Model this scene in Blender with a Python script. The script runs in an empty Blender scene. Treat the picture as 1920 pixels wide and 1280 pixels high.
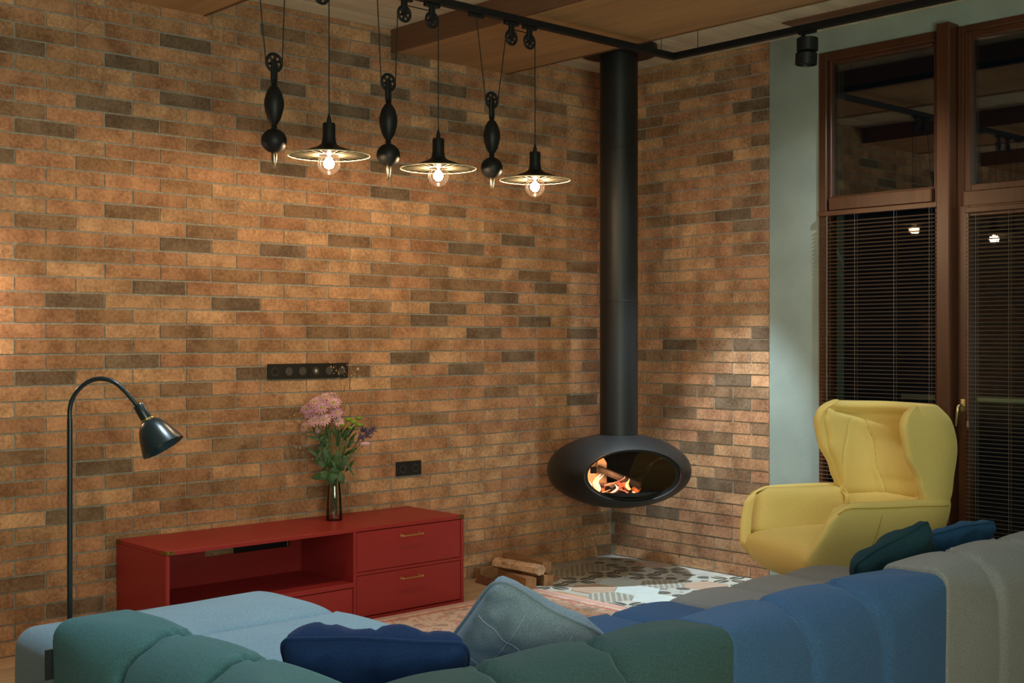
import bpy, bmesh, math, random
from mathutils import Vector, Matrix, noise
C = bpy.context.scene
COL = C.collection
R = math.radians
PI = math.pi

# ------------------------------------------------------------------ camera, world, lights, exposure
CAM = Vector((-6.4237, -5.9547, 1.4991))
cd = bpy.data.cameras.new('camera'); cam = bpy.data.objects.new('camera', cd); COL.objects.link(cam)
cam.location = CAM; cam.rotation_euler = (R(90), 0, -0.74425)
cd.sensor_width = 36; cd.lens = 2350 / 1920 * 36; cd.shift_y = -4.5 / 1920; cd.clip_start = .05
C.camera = cam
C.view_settings.view_transform = 'Standard'; C.view_settings.look = 'None'
C.view_settings.gamma = 1; C.view_settings.use_curve_mapping = False
C.view_settings.exposure = 0.0
w = bpy.data.worlds.new('night'); C.world = w; w.use_nodes = True
w.node_tree.nodes['Background'].inputs[0].default_value = (.0015, .002, .003, 1)
w.node_tree.nodes['Background'].inputs[1].default_value = 1

def light(kind, name, loc, power, col, size=.05, target=None, angle=60, blend=.6, sizey=None):
    l = bpy.data.lights.new(name, kind); o = bpy.data.objects.new(name, l); COL.objects.link(o)
    o.location = loc; l.energy = power; l.color = col
    if kind == 'AREA':
        l.size = size
        if sizey: l.shape = 'RECTANGLE'; l.size_y = sizey
    else: l.shadow_soft_size = size
    if kind == 'SPOT': l.spot_size = R(angle); l.spot_blend = blend
    if target is not None:
        d = Vector(target) - Vector(loc); o.rotation_euler = d.to_track_quat('-Z', 'Y').to_euler()
    return o
WARM = (1, .70, .42); NEUT = (1, .86, .66); COOL = (.80, .93, 1.0); SOFC = (.66, .87, 1.0)
# pendant bulbs (the lamps themselves are built further down)
for px in (-3.176, -2.535, -1.881):
    light('POINT', 'pendant_light', (px, -1.2, 2.297), 17, WARM, .03)
# track spots and ceiling spots, a wall lamp, then two added fill lights
light('SPOT', 'track_spot_light', (-.76, -2.124, 2.98), 340, (1, .95, .84), .04, (-.80, -2.2, 0), 74, .55)
light('SPOT', 'corner_spot_light', (-.80, -1.36, 3.12), 430, COOL, .03, (-.36, -1.10, 0), 42, .5)
light('SPOT', 'sofa_spot_light', (-3.9, -1.9, 3.16), 175, SOFC, .05, (-4.0, -2.4, 0), 88, .8)
light('SPOT', 'sofa_spot_light', (-2.7, -3.2, 3.3), 70, SOFC, .05, (-2.9, -3.3, 0), 100, .8)
light('SPOT', 'plaster_spot_light', (-.80, -2.9, 3.1), 95, COOL, .05, (0, -1.25, .9), 84, 1.0)
light('POINT', 'wall_sconce_light', (-4.50, -.24, 1.66), 8.0, (1, .72, .50), .03)
light('AREA', 'ambient_fill_light', (-6.2, -6.4, 3.1), 72, (.95, .98, .86), 3.0, (-3.2, -1.2, .6), sizey=2.0)  # added area light behind the camera for ambient fill, no fixture
light('AREA', 'ceiling_fill_light', (-5.4, -6.6, 1.3), 96, (.90, 1, .72), 1.6, (-2.6, -3.0, 3.4), sizey=1.2)  # unseen area light added to brighten ceiling and beams from below

# ------------------------------------------------------------------ materials
def newmat(name):
    m = bpy.data.materials.new(name); m.use_nodes = True
    nt = m.node_tree; b = nt.nodes['Principled BSDF']
    return m, nt, b
def N(nt, t, **k):
    n = nt.nodes.new(t)
    for a, v in k.items():
        if a.startswith('i'): n.inputs[int(a[1:])].default_value = v
        else: setattr(n, a, v)
    return n
def mth(nt, op, a, b=None, c=None):
    n = nt.nodes.new('ShaderNodeMath'); n.operation = op
    for i, v in enumerate((a, b, c)):
        if v is None: continue
        if hasattr(v, 'is_linked') or hasattr(v, 'links'): nt.links.new(v, n.inputs[i])
        else: n.inputs[i].default_value = v
    return n.outputs[0]
def mixc(nt, fac, a, b, blend='MIX'):
    n = nt.nodes.new('ShaderNodeMix'); n.data_type = 'RGBA'; n.blend_type = blend
    for i, v in ((0, fac), (6, a), (7, b)):
        if hasattr(v, 'links'): nt.links.new(v, n.inputs[i])
        else: n.inputs[i].default_value = v if i == 0 else (*v[:3], 1)
    return n.outputs[2]
def simple(name, col, rough=.5, metal=0, spec=.5, var=0, scale=20, bump=0, bscale=200, sheen=0, emit=None, coat=0, coord='Object', stretch=None):
    m, nt, b = newmat(name)
    b.inputs['Base Color'].default_value = (*col, 1); b.inputs['Roughness'].default_value = rough
    b.inputs['Metallic'].default_value = metal; b.inputs['Specular IOR Level'].default_value = spec
    if sheen: b.inputs['Sheen Weight'].default_value = sheen; b.inputs['Sheen Roughness'].default_value = .5
    if coat: b.inputs['Coat Weight'].default_value = coat
    if emit: b.inputs['Emission Color'].default_value = (*emit[0], 1); b.inputs['Emission Strength'].default_value = emit[1]
    if var or bump:
        tc = N(nt, 'ShaderNodeTexCoord'); vec = tc.outputs[coord]
        if coord == 'World':
            pass
        if stretch:
            mp = N(nt, 'ShaderNodeMapping'); mp.inputs['Scale'].default_value = stretch
            nt.links.new(vec, mp.inputs[0]); vec = mp.outputs[0]
    if var:
        n1 = N(nt, 'ShaderNodeTexNoise'); n1.inputs['Scale'].default_value = scale; n1.inputs['Detail'].default_value = 5
        nt.links.new(vec, n1.inputs['Vector'])
        f = mth(nt, 'MULTIPLY_ADD', n1.outputs[0], 3.0, -1.0); f = mth(nt, 'MINIMUM', mth(nt, 'MAXIMUM', f, 0), 1)
        o = mixc(nt, f, tuple(c * (1 - var) for c in col), tuple(min(1, c * (1 + var)) for c in col))
        nt.links.new(o, b.inputs['Base Color'])
    if bump:
        n2 = N(nt, 'ShaderNodeTexNoise'); n2.inputs['Scale'].default_value = bscale; n2.inputs['Detail'].default_value = 3
        nt.links.new(vec, n2.inputs['Vector'])
        bp = N(nt, 'ShaderNodeBump'); bp.inputs['Strength'].default_value = bump; bp.inputs['Distance'].default_value = .004
        nt.links.new(n2.outputs[0], bp.inputs['Height']); nt.links.new(bp.outputs[0], b.inputs['Normal'])
    return m

def brickmat(name, col):
    m, nt, b = newmat(name)
    g = N(nt, 'ShaderNodeNewGeometry'); pos = g.outputs['Position']
    oi = N(nt, 'ShaderNodeObjectInfo')
    n1 = N(nt, 'ShaderNodeTexNoise'); n1.inputs['Scale'].default_value = 7; n1.inputs['Detail'].default_value = 3
    n2 = N(nt, 'ShaderNodeTexNoise'); n2.inputs['Scale'].default_value = 55; n2.inputs['Detail'].default_value = 6; n2.inputs['Roughness'].default_value = .7
    for n in (n1, n2): nt.links.new(pos, n.inputs['Vector'])
    f = mth(nt, 'ADD', mth(nt, 'MULTIPLY', n1.outputs[0], 1.3), mth(nt, 'MULTIPLY', n2.outputs[0], 1.4))
    f = mth(nt, 'MULTIPLY_ADD', f, 1.9, -2.06); f = mth(nt, 'MINIMUM', mth(nt, 'MAXIMUM', f, 0), 1)
    lo = tuple(c * k for c, k in zip(col, (.60, .55, .52))); hi = tuple(c * k for c, k in zip(col, (1.28, 1.30, 1.28)))
    o = mixc(nt, f, lo, hi)
    v = mth(nt, 'MULTIPLY_ADD', oi.outputs['Random'], .34, .83)
    o = mixc(nt, 1.0, o, v, 'MULTIPLY')
    nt.links.new(o, b.inputs['Base Color']); b.inputs['Roughness'].default_value = .82; b.inputs['Specular IOR Level'].default_value = .25
    bp = N(nt, 'ShaderNodeBump'); bp.inputs['Strength'].default_value = .55; bp.inputs['Distance'].default_value = .004
    nt.links.new(n2.outputs[0], bp.inputs['Height']); nt.links.new(bp.outputs[0], b.inputs['Normal'])
    return m
BR = [brickmat('brick_orange', (.465, .252, .135)), brickmat('brick_sand', (.50, .29, .158)), brickmat('brick_rust', (.415, .215, .118)),
      brickmat('brick_brown', (.34, .19, .10)), brickmat('brick_umber', (.265, .158, .09)), brickmat('brick_charcoal', (.19, .128, .083))]
MORTAR = simple('mortar', (.35, .325, .27), .95, spec=.1, var=.2, scale=60, bump=.5, bscale=300)
PLASTER = simple('plaster', (.265, .325, .295), .75, var=.10, scale=3.2, bump=.15, bscale=40)
PAINT = simple('room_paint', (.33, .31, .28), .8)

def woodmat(name, col, axis=0, scale=9, var=.28, rough=.5, rnd=.15):
    m, nt, b = newmat(name)
    tc = N(nt, 'ShaderNodeTexCoord'); oi = N(nt, 'ShaderNodeObjectInfo')
    mp = N(nt, 'ShaderNodeMapping'); s = [1.0, 1.0, 1.0]; s[axis] = .07; mp.inputs['Scale'].default_value = s
    va = N(nt, 'ShaderNodeVectorMath'); va.operation = 'ADD'
    cb = N(nt, 'ShaderNodeCombineXYZ'); 
    for i in range(3): nt.links.new(mth(nt, 'MULTIPLY', oi.outputs['Random'], 7.0 + i), cb.inputs[i])
    nt.links.new(tc.outputs['Object'], va.inputs[0]); nt.links.new(cb.outputs[0], va.inputs[1])
    nt.links.new(va.outputs[0], mp.inputs[0])
    n1 = N(nt, 'ShaderNodeTexNoise'); n1.inputs['Scale'].default_value = scale; n1.inputs['Detail'].default_value = 6; n1.inputs['Distortion'].default_value = .6
    n2 = N(nt, 'ShaderNodeTexNoise'); n2.inputs['Scale'].default_value = scale * 8; n2.inputs['Detail'].default_value = 3
    for n in (n1, n2): nt.links.new(mp.outputs[0], n.inputs['Vector'])
    f = mth(nt, 'ADD', mth(nt, 'MULTIPLY', n1.outputs[0], 2.2), mth(nt, 'MULTIPLY', n2.outputs[0], 1.2))
    f = mth(nt, 'ADD', f, -1.2); f = mth(nt, 'MINIMUM', mth(nt, 'MAXIMUM', f, 0), 1)
    o = mixc(nt, f, tuple(c * (1 - var) for c in col), tuple(c * (1 + var * .6) for c in col))
    o = mixc(nt, 1.0, o, mth(nt, 'MULTIPLY_ADD', oi.outputs['Random'], rnd * 2, 1 - rnd), 'MULTIPLY')
    nt.links.new(o, b.inputs['Base Color']); b.inputs['Roughness'].default_value = rough
    bp = N(nt, 'ShaderNodeBump'); bp.inputs['Strength'].default_value = .15; bp.inputs['Distance'].default_value = .002
    nt.links.new(n2.outputs[0], bp.inputs['Height']); nt.links.new(bp.outputs[0], b.inputs['Normal'])
    return m
CEILW = woodmat('whitewashed_plank', (.66, .60, .46), 0, 7, .22, .6, .08)
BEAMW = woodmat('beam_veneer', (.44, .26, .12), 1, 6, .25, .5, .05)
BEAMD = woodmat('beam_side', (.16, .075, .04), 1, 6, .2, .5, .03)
OAK = woodmat('oak_floor', (.50, .33, .18), 0, 8, .2, .4, .12)
FRAMEW = woodmat('window_wood', (.072, .024, .009), 2, 8, .3, .35, .05)
SLATM = simple('blind_slat', (.26, .175, .115), .3)
CORD = simple('blind_cord', (.20, .14, .10), .7)
BLACK = simple('black_metal', (.008, .009, .010), .5, spec=.32)
BLACKG = simple('black_stove_steel', (.010, .011, .011), .46, spec=.4, bump=.06, bscale=500)
LAMPG = simple('dark_teal_lamp_metal', (.012, .022, .025), .28, spec=.6)
SOOT = simple('soot', (.012, .011, .010), .8)
BRASS = simple('brass', (.75, .52, .22), .3, 1)
BRASSA = simple('aged_brass', (.30, .19, .06), .4, 1, var=.4, scale=80)
BRASSP = simple('pale_brass_handle', (.60, .50, .26), .3, 1)
REDP = simple('red_paint', (.34, .028, .027), .42, spec=.4, var=.04, scale=4)
GOLD = simple('counterweight_tip', (.45, .36, .24), .25, 1)
CREAM = simple('cream_rim', (.50, .48, .34), .6, spec=.1); RIBM = simple('cream_wire', (.22, .20, .14), .6, spec=.1)
SOCK = simple('black_plastic', (.014, .012, .010), .45)
SOCKI = simple('socket_insert', (.075, .070, .060), .3)
WHITEP = simple('white_plastic', (.6, .6, .55), .4)

def fabric(name, col, var=.24, sheen=.35):
    m, nt, b = newmat(name)
    tc = N(nt, 'ShaderNodeTexCoord')
    n1 = N(nt, 'ShaderNodeTexNoise'); n1.inputs['Scale'].default_value = 210; n1.inputs['Detail'].default_value = 4; n1.inputs['Roughness'].default_value = .8
    n3 = N(nt, 'ShaderNodeTexNoise'); n3.inputs['Scale'].default_value = 5; n3.inputs['Detail'].default_value = 2
    for n in (n1, n3): nt.links.new(tc.outputs['Object'], n.inputs['Vector'])
    f = mth(nt, 'ADD', mth(nt, 'MULTIPLY_ADD', n1.outputs[0], 3.6, -1.5), mth(nt, 'MULTIPLY', n3.outputs[0], .4))
    f = mth(nt, 'MINIMUM', mth(nt, 'MAXIMUM', f, 0), 1)
    o = mixc(nt, f, tuple(c * (1 - var) for c in col), tuple(min(1, c * (1 + var)) for c in col))
    nt.links.new(o, b.inputs['Base Color']); b.inputs['Roughness'].default_value = .9; b.inputs['Specular IOR Level'].default_value = .15
    b.inputs['Sheen Weight'].default_value = sheen; b.inputs['Sheen Roughness'].default_value = .45
    b.inputs['Sheen Tint'].default_value = (*[min(1, c * 1.6 + .1) for c in col], 1)
    bp = N(nt, 'ShaderNodeBump'); bp.inputs['Strength'].default_value = .35; bp.inputs['Distance'].default_value = .002
    nt.links.new(n1.outputs[0], bp.inputs['Height']); nt.links.new(bp.outputs[0], b.inputs['Normal'])
    return m
F_TEAL = fabric('teal_wool', (.052, .135, .155)); F_DTEAL = fabric('dark_teal_wool', (.028, .060, .064)); F_MINT = fabric('light_blue_wool', (.19, .30, .38))
F_BLUE = fabric('blue_wool', (.034, .080, .170)); F_GREY = fabric('grey_wool', (.175, .18, .18)); F_NAVY = fabric('navy_cotton', (.006, .022, .080))
F_BGREY = fabric('blue_grey_wool', (.15, .205, .26)); F_PETROL = fabric('petrol_cotton', (.010, .034, .044)); F_DENIM = fabric('denim_blue_cotton', (.012, .050, .11))
F_YEL = fabric('yellow_upholstery', (.74, .585, .20), .07, .25)
F_YELP = fabric('yellow_piping', (.50, .34, .07), .05, .1)

def glass(name, tint=(1, 1, 1), rough=0.0, refl=1.0, ior=1.45):
    m, nt, b = newmat(name); nt.nodes.remove(b); out = nt.nodes['Material Output']
    tr = N(nt, 'ShaderNodeBsdfTransparent'); tr.inputs[0].default_value = (*tint, 1)
    gl = N(nt, 'ShaderNodeBsdfGlossy'); gl.inputs['Roughness'].default_value = rough
    fr = N(nt, 'ShaderNodeFresnel'); fr.inputs[0].default_value = ior
    mx = N(nt, 'ShaderNodeMixShader')
    nt.links.new(mth(nt, 'MULTIPLY', fr.outputs[0], refl), mx.inputs[0])
    nt.links.new(tr.outputs[0], mx.inputs[1]); nt.links.new(gl.outputs[0], mx.inputs[2]); nt.links.new(mx.outputs[0], out.inputs[0])
    return m
BULBG = glass('bulb_glass', (1, .97, .92), refl=.6)
_nt = BULBG.node_tree; _e = _nt.nodes.new('ShaderNodeEmission'); _e.inputs[0].default_value = (1, .50, .28, 1); _e.inputs[1].default_value = .10; _a = _nt.nodes.new('ShaderNodeAddShader')
_o = _nt.nodes['Material Output']; _s = _o.inputs[0].links[0].from_socket; _nt.links.new(_s, _a.inputs[0]); _nt.links.new(_e.outputs[0], _a.inputs[1]); _nt.links.new(_a.outputs[0], _o.inputs[0])
PANE = glass('window_glass', (.75, .82, .80), refl=1.3); PANEU = glass('upper_window_glass', (.75, .82, .80), refl=4.5); STOVEG = glass('stove_glass', (.85, .80, .76), refl=1.3)
VASEG = glass('vase_glass', (.97, .95, .92), refl=2.2)

# ------------------------------------------------------------------ mesh helpers
class MB:
    def __init__(s): s.bm = bmesh.new(); s.mi = 0
    def _fin(s, geom):
        for f in {f for v in geom for f in v.link_faces}: f.material_index = s.mi
    def box(s, x0, x1, y0, y1, z0, z1, bev=0, seg=2, M=None):
        r = bmesh.ops.create_cube(s.bm, size=1); vs = r['verts']
        T = Matrix.Translation(((x0 + x1) / 2, (y0 + y1) / 2, (z0 + z1) / 2)) @ Matrix.Diagonal((abs(x1 - x0), abs(y1 - y0), abs(z1 - z0), 1))
        bmesh.ops.transform(s.bm, matrix=(M @ T if M else T), verts=vs)
        s._fin(vs)
        if bev:
            es = list({e for v in vs for e in v.link_edges})
            r = bmesh.ops.bevel(s.bm, geom=vs + es, offset=bev, segments=seg, profile=.7, affect='EDGES')
            for f in r['faces']: f.material_index = s.mi
        return s
    def grid(s, pts, cu=False, cv=False, cap=False):
        """pts[i][j] -> quads; cu/cv close loops in i / j; cap ngons the first and last i rows"""
        vs = [[s.bm.verts.new(p) for p in row] for row in pts]
        n, m = len(vs), len(vs[0])
        for i in range(n if cu else n - 1):
            for j in range(m if cv else m - 1):
                a, b, c, d = vs[i][j], vs[i][(j + 1) % m], vs[(i + 1) % n][(j + 1) % m], vs[(i + 1) % n][j]
                if len({a, b, c, d}) == 4:
                    f = s.bm.faces.new((a, b, c, d)); f.material_index = s.mi
        if cap:
            for row, rev in ((vs[0], True), (vs[-1], False)):
                f = s.bm.faces.new(row[::-1] if rev else row); f.material_index = s.mi
        return vs
    def lathe(s, prof, seg=24, M=None, cap=True):
        M = M or Matrix()
        pts = [[M @ Vector((r * math.cos(2 * PI * k / seg), r * math.sin(2 * PI * k / seg), z)) for k in range(seg)] for r, z in prof]
        s.grid(pts, cv=True, cap=cap); return s
    def tube(s, path, rad, seg=8, closed=False, cap=True):
        path = [Vector(p) for p in path]; n = len(path)
        rads = rad if isinstance(rad, (list, tuple)) else [rad] * n
        rows = []; up = None
        for i, p in enumerate(path):
            a = path[(i - 1) % n] if (closed or i) else p; b = path[(i + 1) % n] if (closed or i < n - 1) else p
            t = (b - a).normalized()
            if up is None:
                up = Vector((0, 0, 1)) if abs(t.z) < .9 else Vector((1, 0, 0))
            u = t.cross(up).normalized(); v = u.cross(t).normalized(); up = v
            rows.append([p + rads[i] * (math.cos(2 * PI * k / seg) * u + math.sin(2 * PI * k / seg) * v) for k in range(seg)])
        s.grid(rows, cu=closed, cv=True, cap=cap and not closed); return s
    def sphere(s, c, r, seg=20, rings=12, sc=(1, 1, 1)):
        c = Vector(c); pts = []
        for i in range(rings + 1):
            a = PI * i / rings; rr = max(math.sin(a), .001)
            pts.append([c + Vector((r * sc[0] * rr * math.cos(2 * PI * k / seg), r * sc[1] * rr * math.sin(2 * PI * k / seg), -r * sc[2] * math.cos(a))) for k in range(seg)])
        s.grid(pts, cv=True, cap=True); return s
    def mesh(s, name, mats, smooth=None):
        bmesh.ops.recalc_face_normals(s.bm, faces=s.bm.faces)
        me = bpy.data.meshes.new(name); s.bm.to_mesh(me); s.bm.free()
        for m in (mats if isinstance(mats, (list, tuple)) else [mats]): me.materials.append(m)
        if smooth is not None:
            me.shade_smooth()
            if smooth < 179: me.set_sharp_from_angle(angle=R(smooth))
        return me
    def build(s, name, mats, parent=None, smooth=None, loc=None, rz=None):
        o = bpy.data.objects.new(name, s.mesh(name, mats, smooth)); COL.objects.link(o)
        if parent: o.parent = parent
        if loc: o.location = loc
        if rz is not None: o.rotation_euler = (0, 0, rz)
        return o
def thing(name, label, cat, loc=(0, 0, 0), rz=0, group=None):
    o = bpy.data.objects.new(name, None); COL.objects.link(o); o.empty_display_size = .1
    o.location = loc; o.rotation_euler = (0, 0, rz); o['label'] = label; o['category'] = cat
    if group: o['group'] = group
    return o
def tag(o, label, cat, group=None):
    o['label'] = label; o['category'] = cat
    if group: o['group'] = group
    return o
def struct(o): o['kind'] = 'structure'; return o
def plain(name, parent=None, loc=(0, 0, 0)):
    o = bpy.data.objects.new(name, None); COL.objects.link(o); o.empty_display_size = .1; o.location = loc
    if parent: o.parent = parent
    return o

CZ = 3.3336      # ceiling height
# ------------------------------------------------------------------ shell: walls, floor, ceiling
wl = struct(MB().box(-9.6, .3, .0055, .25, -.05, CZ + .1).build('wall_left', MORTAR))
m = MB(); m.box(.0055, .25, -1.331, .0055, -.05, CZ + .1); m.mi = 1
m.box(.0, .25, -1.70, -1.331, -.05, CZ + .1); m.box(.0, .25, -9.3, -1.70, 3.20, CZ + .1); m.box(.0, .25, -9.3, -4.5, -.05, 3.20)
wr = struct(m.build('wall_right', [MORTAR, PLASTER]))
struct(MB().box(-9.6, .3, -9.5, -9.3, -.05, CZ + .1).build('wall_back', PAINT))
struct(MB().box(-9.8, -9.6, -9.5, .25, -.05, CZ + .1).build('wall_near', PAINT))
fl = struct(MB().box(-9.8, .25, -9.5, .25, -.12, -.018).build('floor', MORTAR))
ce = struct(MB().box(-9.8, .3, -9.5, .25, CZ + .012, CZ + .12).build('ceiling', MORTAR))

# --- bricks
TL = {3: '2,14 7,9 8,9 8,11 9,11 10,12 11,10 12,13 13,10 14,12 15,10 16,3 16,6 19,5 19,9 19,12 21,6 21,8 21,12 22,3 24,9 24,10 24,14 25,12 25,13 26,4 26,5 27,1 27,2 28,5 28,6 29,3 30,11 31,12 34,11 35,3 36,13 37,10 37,13 38,2 39,13 41,11',
      4: '0,0 0,4 2,13 3,0 4,12 4,14 6,12 8,8 9,10 11,8 12,10 12,14 13,5 14,9 15,3 16,11 17,0 17,7 19,10 20,7 20,8 20,11 22,7 23,5 24,4 24,5 24,7 25,2 25,5 25,6 26,1 27,7 27,10 27,13 28,12 29,8 30,5 31,2 32,1 33,10 34,14 35,8 35,9 36,6 37,2 37,4 39,3 40,2 42,3 42,9',
      5: '2,13 8,13 11,12 14,1 17,4 17,9 17,13 18,3 18,6 18,12 20,1 20,4 21,2 21,5 22,5 22,10 22,13 23,3 23,11 24,2 26,9 26,11 27,4 28,3 31,6 31,14 32,9 33,6 33,13 34,12 35,12 36,1 36,11 37,7 38,5 38,9 38,12 38,14 39,6 40,5 40,11 41,7 42,6 43,6'}
TR = {3: '18,3 22,4 24,3 32,5 35,3 41,2', 4: '1,0 4,2 7,4 8,4 11,3 12,5 13,2 15,2 15,3 15,4 18,2 19,3 22,5 27,4 30,2 30,3 31,4 33,1 36,5 39,1 40,2 41,3 42,4',
      5: '3,0 4,2 7,3 10,3 10,5 14,4 16,4 18,1 19,2 19,4 20,5 29,4 30,4 34,5 38,1 38,5 39,4 40,5'}
def tones(T): return {tuple(map(int, p.split(','))): t for t, s_ in T.items() for p in s_.split()}
TL, TR = tones(TL), tones(TR)
RH = .075; JT = .0095
def brick_shape(mb, x0, x1, z0, z1, d0, d1, sw, off, rnd=None):
    """brick face; in plane coordinate u=x0..x1, depth d0(back) d1(front)"""
    b = .0035; rj = (lambda a: 0) if rnd is None else (lambda a: rnd.uniform(-a, a))
    def pt(u, z, d): return Vector((u, d, z)) if not sw else Vector((d, u, z))
    def P(u, z, d): return pt(u, z, d) + off
    t = .0012
    c = [(x0 + rj(t), z0 + rj(t)), (x1 + rj(t), z0 + rj(t)), (x1 + rj(t), z1 + rj(t)), (x0 + rj(t), z1 + rj(t))]
    md = [(c[0][0], c[0][1]), ((x0 + x1) / 2, z0 + rj(t)), (c[1][0], c[1][1]), (x1 + rj(t), (z0 + z1) / 2), (c[2][0], c[2][1]), ((x0 + x1) / 2, z1 + rj(t)), (c[3][0], c[3][1]), (x0 + rj(t), (z0 + z1) / 2)]
    cx, cz_ = (x0 + x1) / 2, (z0 + z1) / 2
    def ins(p, k): return (p[0] + (k if p[0] < cx - .01 else -k if p[0] > cx + .01 else 0), p[1] + (k if p[1] < cz_ - .005 else -k if p[1] > cz_ + .005 else 0))
    rows = [[P(*p, d0) for p in md], [P(*p, d1 * .45) for p in md], [P(*ins(p, b), d1) for p in md]]
    vs = mb.grid(rows, cv=True)
    f = mb.bm.faces.new(vs[-1]); f.material_index = mb.mi
def brick_wall(wallobj, tone, base, pitch, umax, sw, seed, nind, keep=None):
    rnd = random.Random(seed); cells = []
    nrow = math.ceil(CZ / RH)
    for row in range(nrow):
        b = base[row % 2]; i = 0
        while True:
            a0 = 0 if i == 0 else b + (i - 1) * pitch; a1 = b + i * pitch
            if a0 >= umax - .02: break
            a1 = min(a1, umax)
            if a1 - a0 > .035: cells.append((row, i, a0, a1))
            i += 1
    def tn(row, i):
        t = tone.get((row, i))
        if t is None:
            t = rnd.choice((0, 0, 1, 1, 2, 2)) if (row < 30 or rnd.random() < .8) else 2
        return t
    proto = {}
    order = sorted(cells, key=(keep or (lambda c: 0)))
    ind = set((c[0], c[1]) for c in order[:nind])
    rest = MB()
    for row, i, a0, a1 in cells:
        z0, z1 = row * RH + JT / 2, min((row + 1) * RH - JT / 2, CZ - .002)
        if z1 - z0 < .008: continue
        t = tn(row, i); proud = rnd.uniform(-.0015, .0015)
        uc = -(a0 + a1) / 2; L = a1 - a0 - JT
        if (row, i) in ind:
            k = (round(L, 3), round(z1 - z0, 3), rnd.randrange(5))
            if k not in proto:
                mb = MB(); brick_shape(mb, -L / 2, L / 2, -(z1 - z0) / 2, (z1 - z0) / 2, .012, 0, sw, Vector(), random.Random(hash(k) % 999))
                proto[k] = mb.mesh('brick', BR[0], 60)
            o = bpy.data.objects.new('brick', proto[k]); COL.objects.link(o); o.parent = wallobj
            o.location = (proud, uc, (z0 + z1) / 2) if sw else (uc, proud, (z0 + z1) / 2)
            o.material_slots[0].link = 'OBJECT'; o.material_slots[0].material = BR[t]
        else:
            rest.mi = t
            off = Vector((proud, uc, (z0 + z1) / 2)) if sw else Vector((uc, proud, (z0 + z1) / 2))
            brick_shape(rest, -L / 2, L / 2, -(z1 - z0) / 2, (z1 - z0) / 2, .012, 0, sw, off, rnd)
    if len(rest.bm.verts):
        o = rest.build('bricks', BR, wallobj, 60); o['kind'] = 'stuff'
    else: rest.bm.free()
def lkey(c):   # nearest first among the bricks in view, not hidden behind the low furniture
    row, i, a0, a1 = c
    hid = 1 if (a0 > 4.36 or row < 2 or (row < 7 and 1.75 < a0 < 3.6)) else 0
    d = math.hypot(-(a0 + a1) / 2 - CAM.x, CAM.y) 
    top = (CAM.z + 2.05 - .01) if False else 0
    z = (row + .5) * RH; dd = .6778 * (-(a0 + a1) / 2 - CAM.x) + .7357 * (0 - CAM.y)
    if (635.5 - 2350 * (z - CAM.z) / dd) < -5: hid = 1
    return (hid, -(a1 - a0) / dd)
brick_wall(wl, TL, (.141, .289), .296, 6.4, False, 5, 300, lkey)
brick_wall(wr, TR, (.030, .178), .290, 1.331, True, 9, 300)

# --- ceiling planks and dropped beams
k = 0; y = 0.008; pm = {}
while y > -9.2:
    wd = .192
    xs = [.0, -.9 - (k * 37 % 11) * .21]
    while xs[-1] > -9.3: xs.append(max(xs[-1] - 2.4, -9.6))
    for a, b in zip(xs, xs[1:]):
        L = round(a - b - .004, 3)
        if L not in pm:
            pm[L] = MB().box(-L / 2, L / 2, -wd / 2 + .0018, wd / 2 - .0018, 0, .014, .0015, 1).mesh('plank', CEILW)
        o = bpy.data.objects.new('plank', pm[L]); COL.objects.link(o); o.parent = ce; o.location = ((a + b) / 2, y - wd / 2, CZ)
    y -= wd; k += 1
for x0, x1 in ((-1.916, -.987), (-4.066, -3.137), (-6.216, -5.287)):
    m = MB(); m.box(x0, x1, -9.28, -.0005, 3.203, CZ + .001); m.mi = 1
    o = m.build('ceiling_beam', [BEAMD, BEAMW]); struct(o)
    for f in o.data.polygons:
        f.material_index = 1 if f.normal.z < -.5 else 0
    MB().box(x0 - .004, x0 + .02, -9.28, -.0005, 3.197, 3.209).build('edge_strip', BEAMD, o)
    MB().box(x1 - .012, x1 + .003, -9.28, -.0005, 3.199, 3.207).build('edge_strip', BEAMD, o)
o = MB().box(-.354, -.190, -9.2, -1.672, CZ - .008, CZ + .003).build('trim_1', BEAMD); struct(o)
o.data.materials[0] = woodmat('niche_panel', (.22, .10, .05), 1, 9, .35, .5, 0)

# --- oak planks
k = 0; y = 0.008; pm = {}
while y > -9.2:
    wd = .19
    xs = [-1.16, -1.9 - (k * 29 % 9) * .22]
    while xs[-1] > -9.3: xs.append(max(xs[-1] - 2.1, -9.6))
    for a, b in zip(xs, xs[1:]):
        L = round(a - b - .003, 3)
        if L not in pm: pm[L] = MB().box(-L / 2, L / 2, -wd / 2 + .0012, wd / 2 - .0012, -.019, 0, .0012, 1).mesh('floor_plank', OAK)
        o = bpy.data.objects.new('floor_plank', pm[L]); COL.objects.link(o); o.parent = fl; o.location = ((a + b) / 2, y - wd / 2, 0)
    y -= wd; k += 1

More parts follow.
